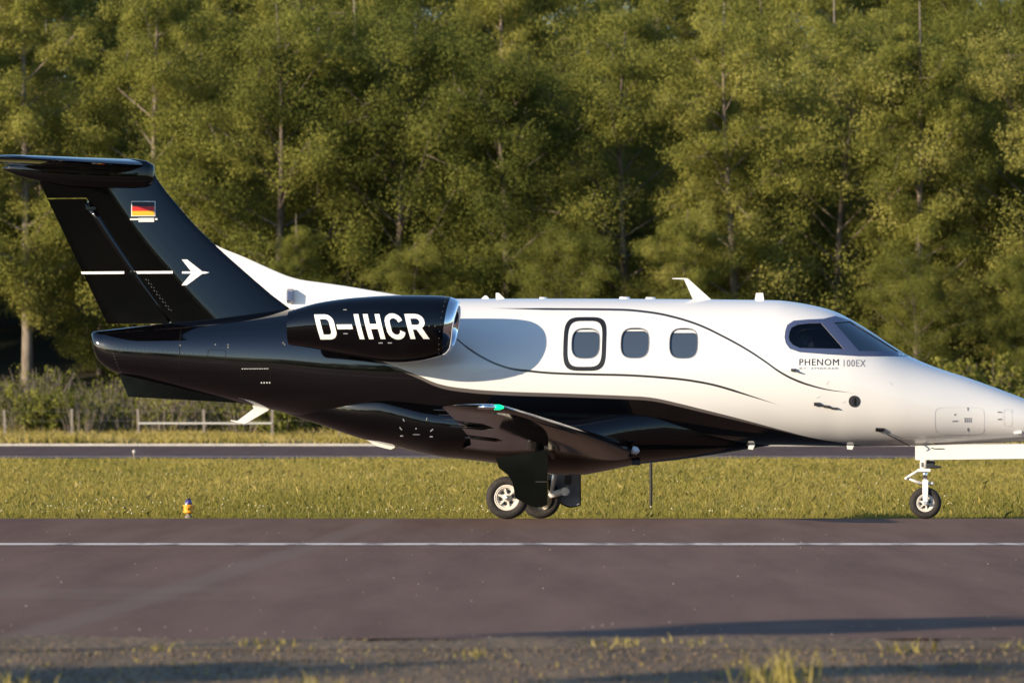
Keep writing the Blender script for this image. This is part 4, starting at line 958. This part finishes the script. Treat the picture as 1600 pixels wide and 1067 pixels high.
# sparse tufts on the near verge, out of focus
cl = [(-2.95, -35.6, 60, .20), (-2.75, -35.3, 50, .17), (-2.5, -35.7, 40, .14), (-1.0, -35.5, 30, .11), (1.30, -34.6, 40, .20), (1.38, -34.8, 40, .22), (2.2, -31.8, 22, .09), (-1.35, -31.3, 26, .06), (-2.0, -31.6, 16, .05), (.6, -31.2, 30, .06), (1.0, -31.0, 26, .06), (2.9, -31.4, 20, .05), (-.2, -32.2, 20, .05)]
pts_, hh = [], []
for x, y, n, hgt in cl:
    q = rng.normal(size=(n, 2)) * np.array([.10, .16]) + (x, y); pts_.append(q); hh.append(hgt * (.5 + .7 * rng.random(n)))
q = scatter(9, -36, -30.6, 500, .6); pts_.append(q); hh.append(.008 + .022 * rng.random(len(q)))
xy = np.concatenate(pts_); h = np.concatenate(hh); c1, t1 = blades(10, xy, h, np.full(len(xy), .006), np.full(len(xy), .6), 0.)
me = fast_mesh('verge_grass', c1, 5, M_GRASS, t1); o = bpy.data.objects.new('verge_grass', me); COL.objects.link(o); tag(o, 'sparse dry grass tufts on the near verge of the taxiway', 'grass', kind='stuff')
# clover heads in the meadow
def specks(name, xy, size, zlo, zhi, m, label, cat):
    n = len(xy); r = np.random.default_rng(4); z = np.interp(xy[:, 1], GY, GZ) + zlo + (zhi - zlo) * r.random(n); s = size * (.6 + .8 * r.random(n))
    v0 = np.array([(1, 0, 0), (0, 1, 0), (-1, 0, 0), (0, -1, 0), (0, 0, .8), (0, 0, -.5)]); F_ = [(0, 1, 4), (1, 2, 4), (2, 3, 4), (3, 0, 4), (1, 0, 5), (2, 1, 5), (3, 2, 5), (0, 3, 5)]
    P = np.column_stack([xy, z])[:, None, :] + v0[None] * s[:, None, None]
    co = P[:, np.array(F_).ravel(), :].reshape(-1, 3)
    o = bpy.data.objects.new(name, fast_mesh(name, co, 3, m)); COL.objects.link(o); return tag(o, label, cat, kind='stuff')
m_fl = mat('clover_white', (.52, .47, .26), .8)
fl_ = [rng.normal(size=(n, 2)) * np.array([sx, sy]) + (x, y) for x, y, n, sx, sy in ((-.35, 8.6, 26, .35, .6), (-6.0, 8.6, 24, .7, .6), (-3.3, 10, 10, .8, 1.2), (-5.6, 12, 12, .9, 2), (3.0, 9, 12, 1.5, .8), (-2.2, 9, 10, .8, .6))]
fl_.append(scatter(12, 8, 40, 130, .5)); specks('clover_flowers', np.concatenate(fl_), .016, .05, .13, m_fl, 'small pale clover flowers scattered in the meadow grass', 'flowers')
m_peb = noisy('pale_pebbles', [(.3, (.20, .165, .14)), (.7, (.50, .43, .36))], 8)
specks('loose_pebbles', np.concatenate([scatter(13, -30.4, -6, 90, .6), scatter(14, -31.5, -28.5, 40, .3)]), .0062, .010, .013, m_peb, 'small pale loose stones lying on the taxiway asphalt', 'stones')
specks('verge_gravel', scatter(15, -36, -30.3, 3500, .5), .011, .0, .006, noisy('verge_stones', [(.3, (.09, .066, .045)), (.7, (.19, .14, .095))], 9), 'coarse gravel of the near verge', 'gravel')

# ------------------------------------------------------------------ fence, lights, posts
m_post = noisy('weathered_concrete', [(.3, (.15, .13, .11)), (.7, (.32, .28, .24))], 3, .9, .3, 20)
fence = empty('wire_fence', (0, 119, 0)); tag(fence, 'low wire fence of pale concrete posts along the foot of the wood', 'fence')
pm = MB().box((0, 0, .55), (.09, .09, 1.24)).build('post', m_post, fence); px = [-18.04 + 2.373 * i for i in range(-6, 22)]
for i, x in enumerate(px):
    o = pm if i == 0 else pm.copy()
    if i: COL.objects.link(o)
    o.location = (x + rnd.uniform(-.03, .03), 0, rnd.uniform(-.05, .02)); o.rotation_euler = (rnd.uniform(-.03, .03), rnd.uniform(-.045, .045), 0)
MB().box((-10.9, -.075, .66), (4.75, .035, .055)).build('rail', mat('rail_paint', (.55, .54, .50), .6), fence)
for z in (.35, .75, 1.08): MB().tube([(px[0], -.06, z), (px[-1], -.06, z)], .0015, 4).build('wire', M_STEEL, fence)

M_YEL = mat('taxi_light_yellow', (.80, .36, .02), .45); M_BLUE = mat('blue_lens', (.06, .05, .22), .12, coat=.6)
x0, y0 = -4.33, 7.35
tl = empty('taxiway_light', (x0, y0, gz(y0) - .01)); tag(tl, 'small yellow taxiway edge light with a blue lens at the grass edge', 'light')
def zring(z, r, n=20): return [(r * math.cos(2 * math.pi * k / n), r * math.sin(2 * math.pi * k / n), z) for k in range(n)]
MB().loft([zring(0, .05), zring(.05, .05), zring(.06, .032), zring(.085, .032)]).build('stem', m_post, tl, True, 40)
bd = MB().loft([zring(.085, .055), zring(.10, .072), zring(.115, .072), zring(.12, .062), zring(.175, .062), zring(.18, .078), zring(.195, .078), zring(.202, .058)]).build('body', M_YEL, tl, True, 40)
mb = MB()
for a in (.4, 2.4, 4.5): mb.box((.072 * math.cos(a), .072 * math.sin(a), .15), (.03, .03, .03))
mb.build('clamp', M_YEL, tl)
ls = MB().loft([zring(.202, .05), zring(.235, .048), zring(.262, .036), zring(.272, .012)]).build('lens', M_BLUE, tl, True)
MB().loft([zring(.268, .034), zring(.282, .03), zring(.288, .01)]).build('cap', M_DARKM, tl, True)
MB().box((-.028, -.045, .21), (.03, .012, .02)).build('number_plate', M_DECAL_W, tl)
mp_ = empty('marker_post', (1.985, 12.0, gz(12) - .05)); tag(mp_, 'thin dark post standing in the meadow grass behind the belly of the jet', 'post')
MB().tube([(0, 0, 0), (.004, 0, .4), (0, 0, .78)], .022, 10).build('shaft', mat('dark_post', (.02, .016, .014), .7), mp_, True, 40)
MB().box((0, 0, .80), (.06, .05, .05)).build('head', M_DARKM, mp_)
rl = empty('runway_light', (-9.2, 62.5, 0)); tag(rl, 'tiny pale runway edge light beside the far grey runway', 'light')
MB().tube([(0, 0, 0), (0, 0, .18)], .022, 8).build('stem', m_post, rl, True, 40); MB().loft([zring(.17, .04, 12), zring(.21, .045, 12), zring(.24, .03, 12)]).build('lamp', m_kerb, rl, True, 40)
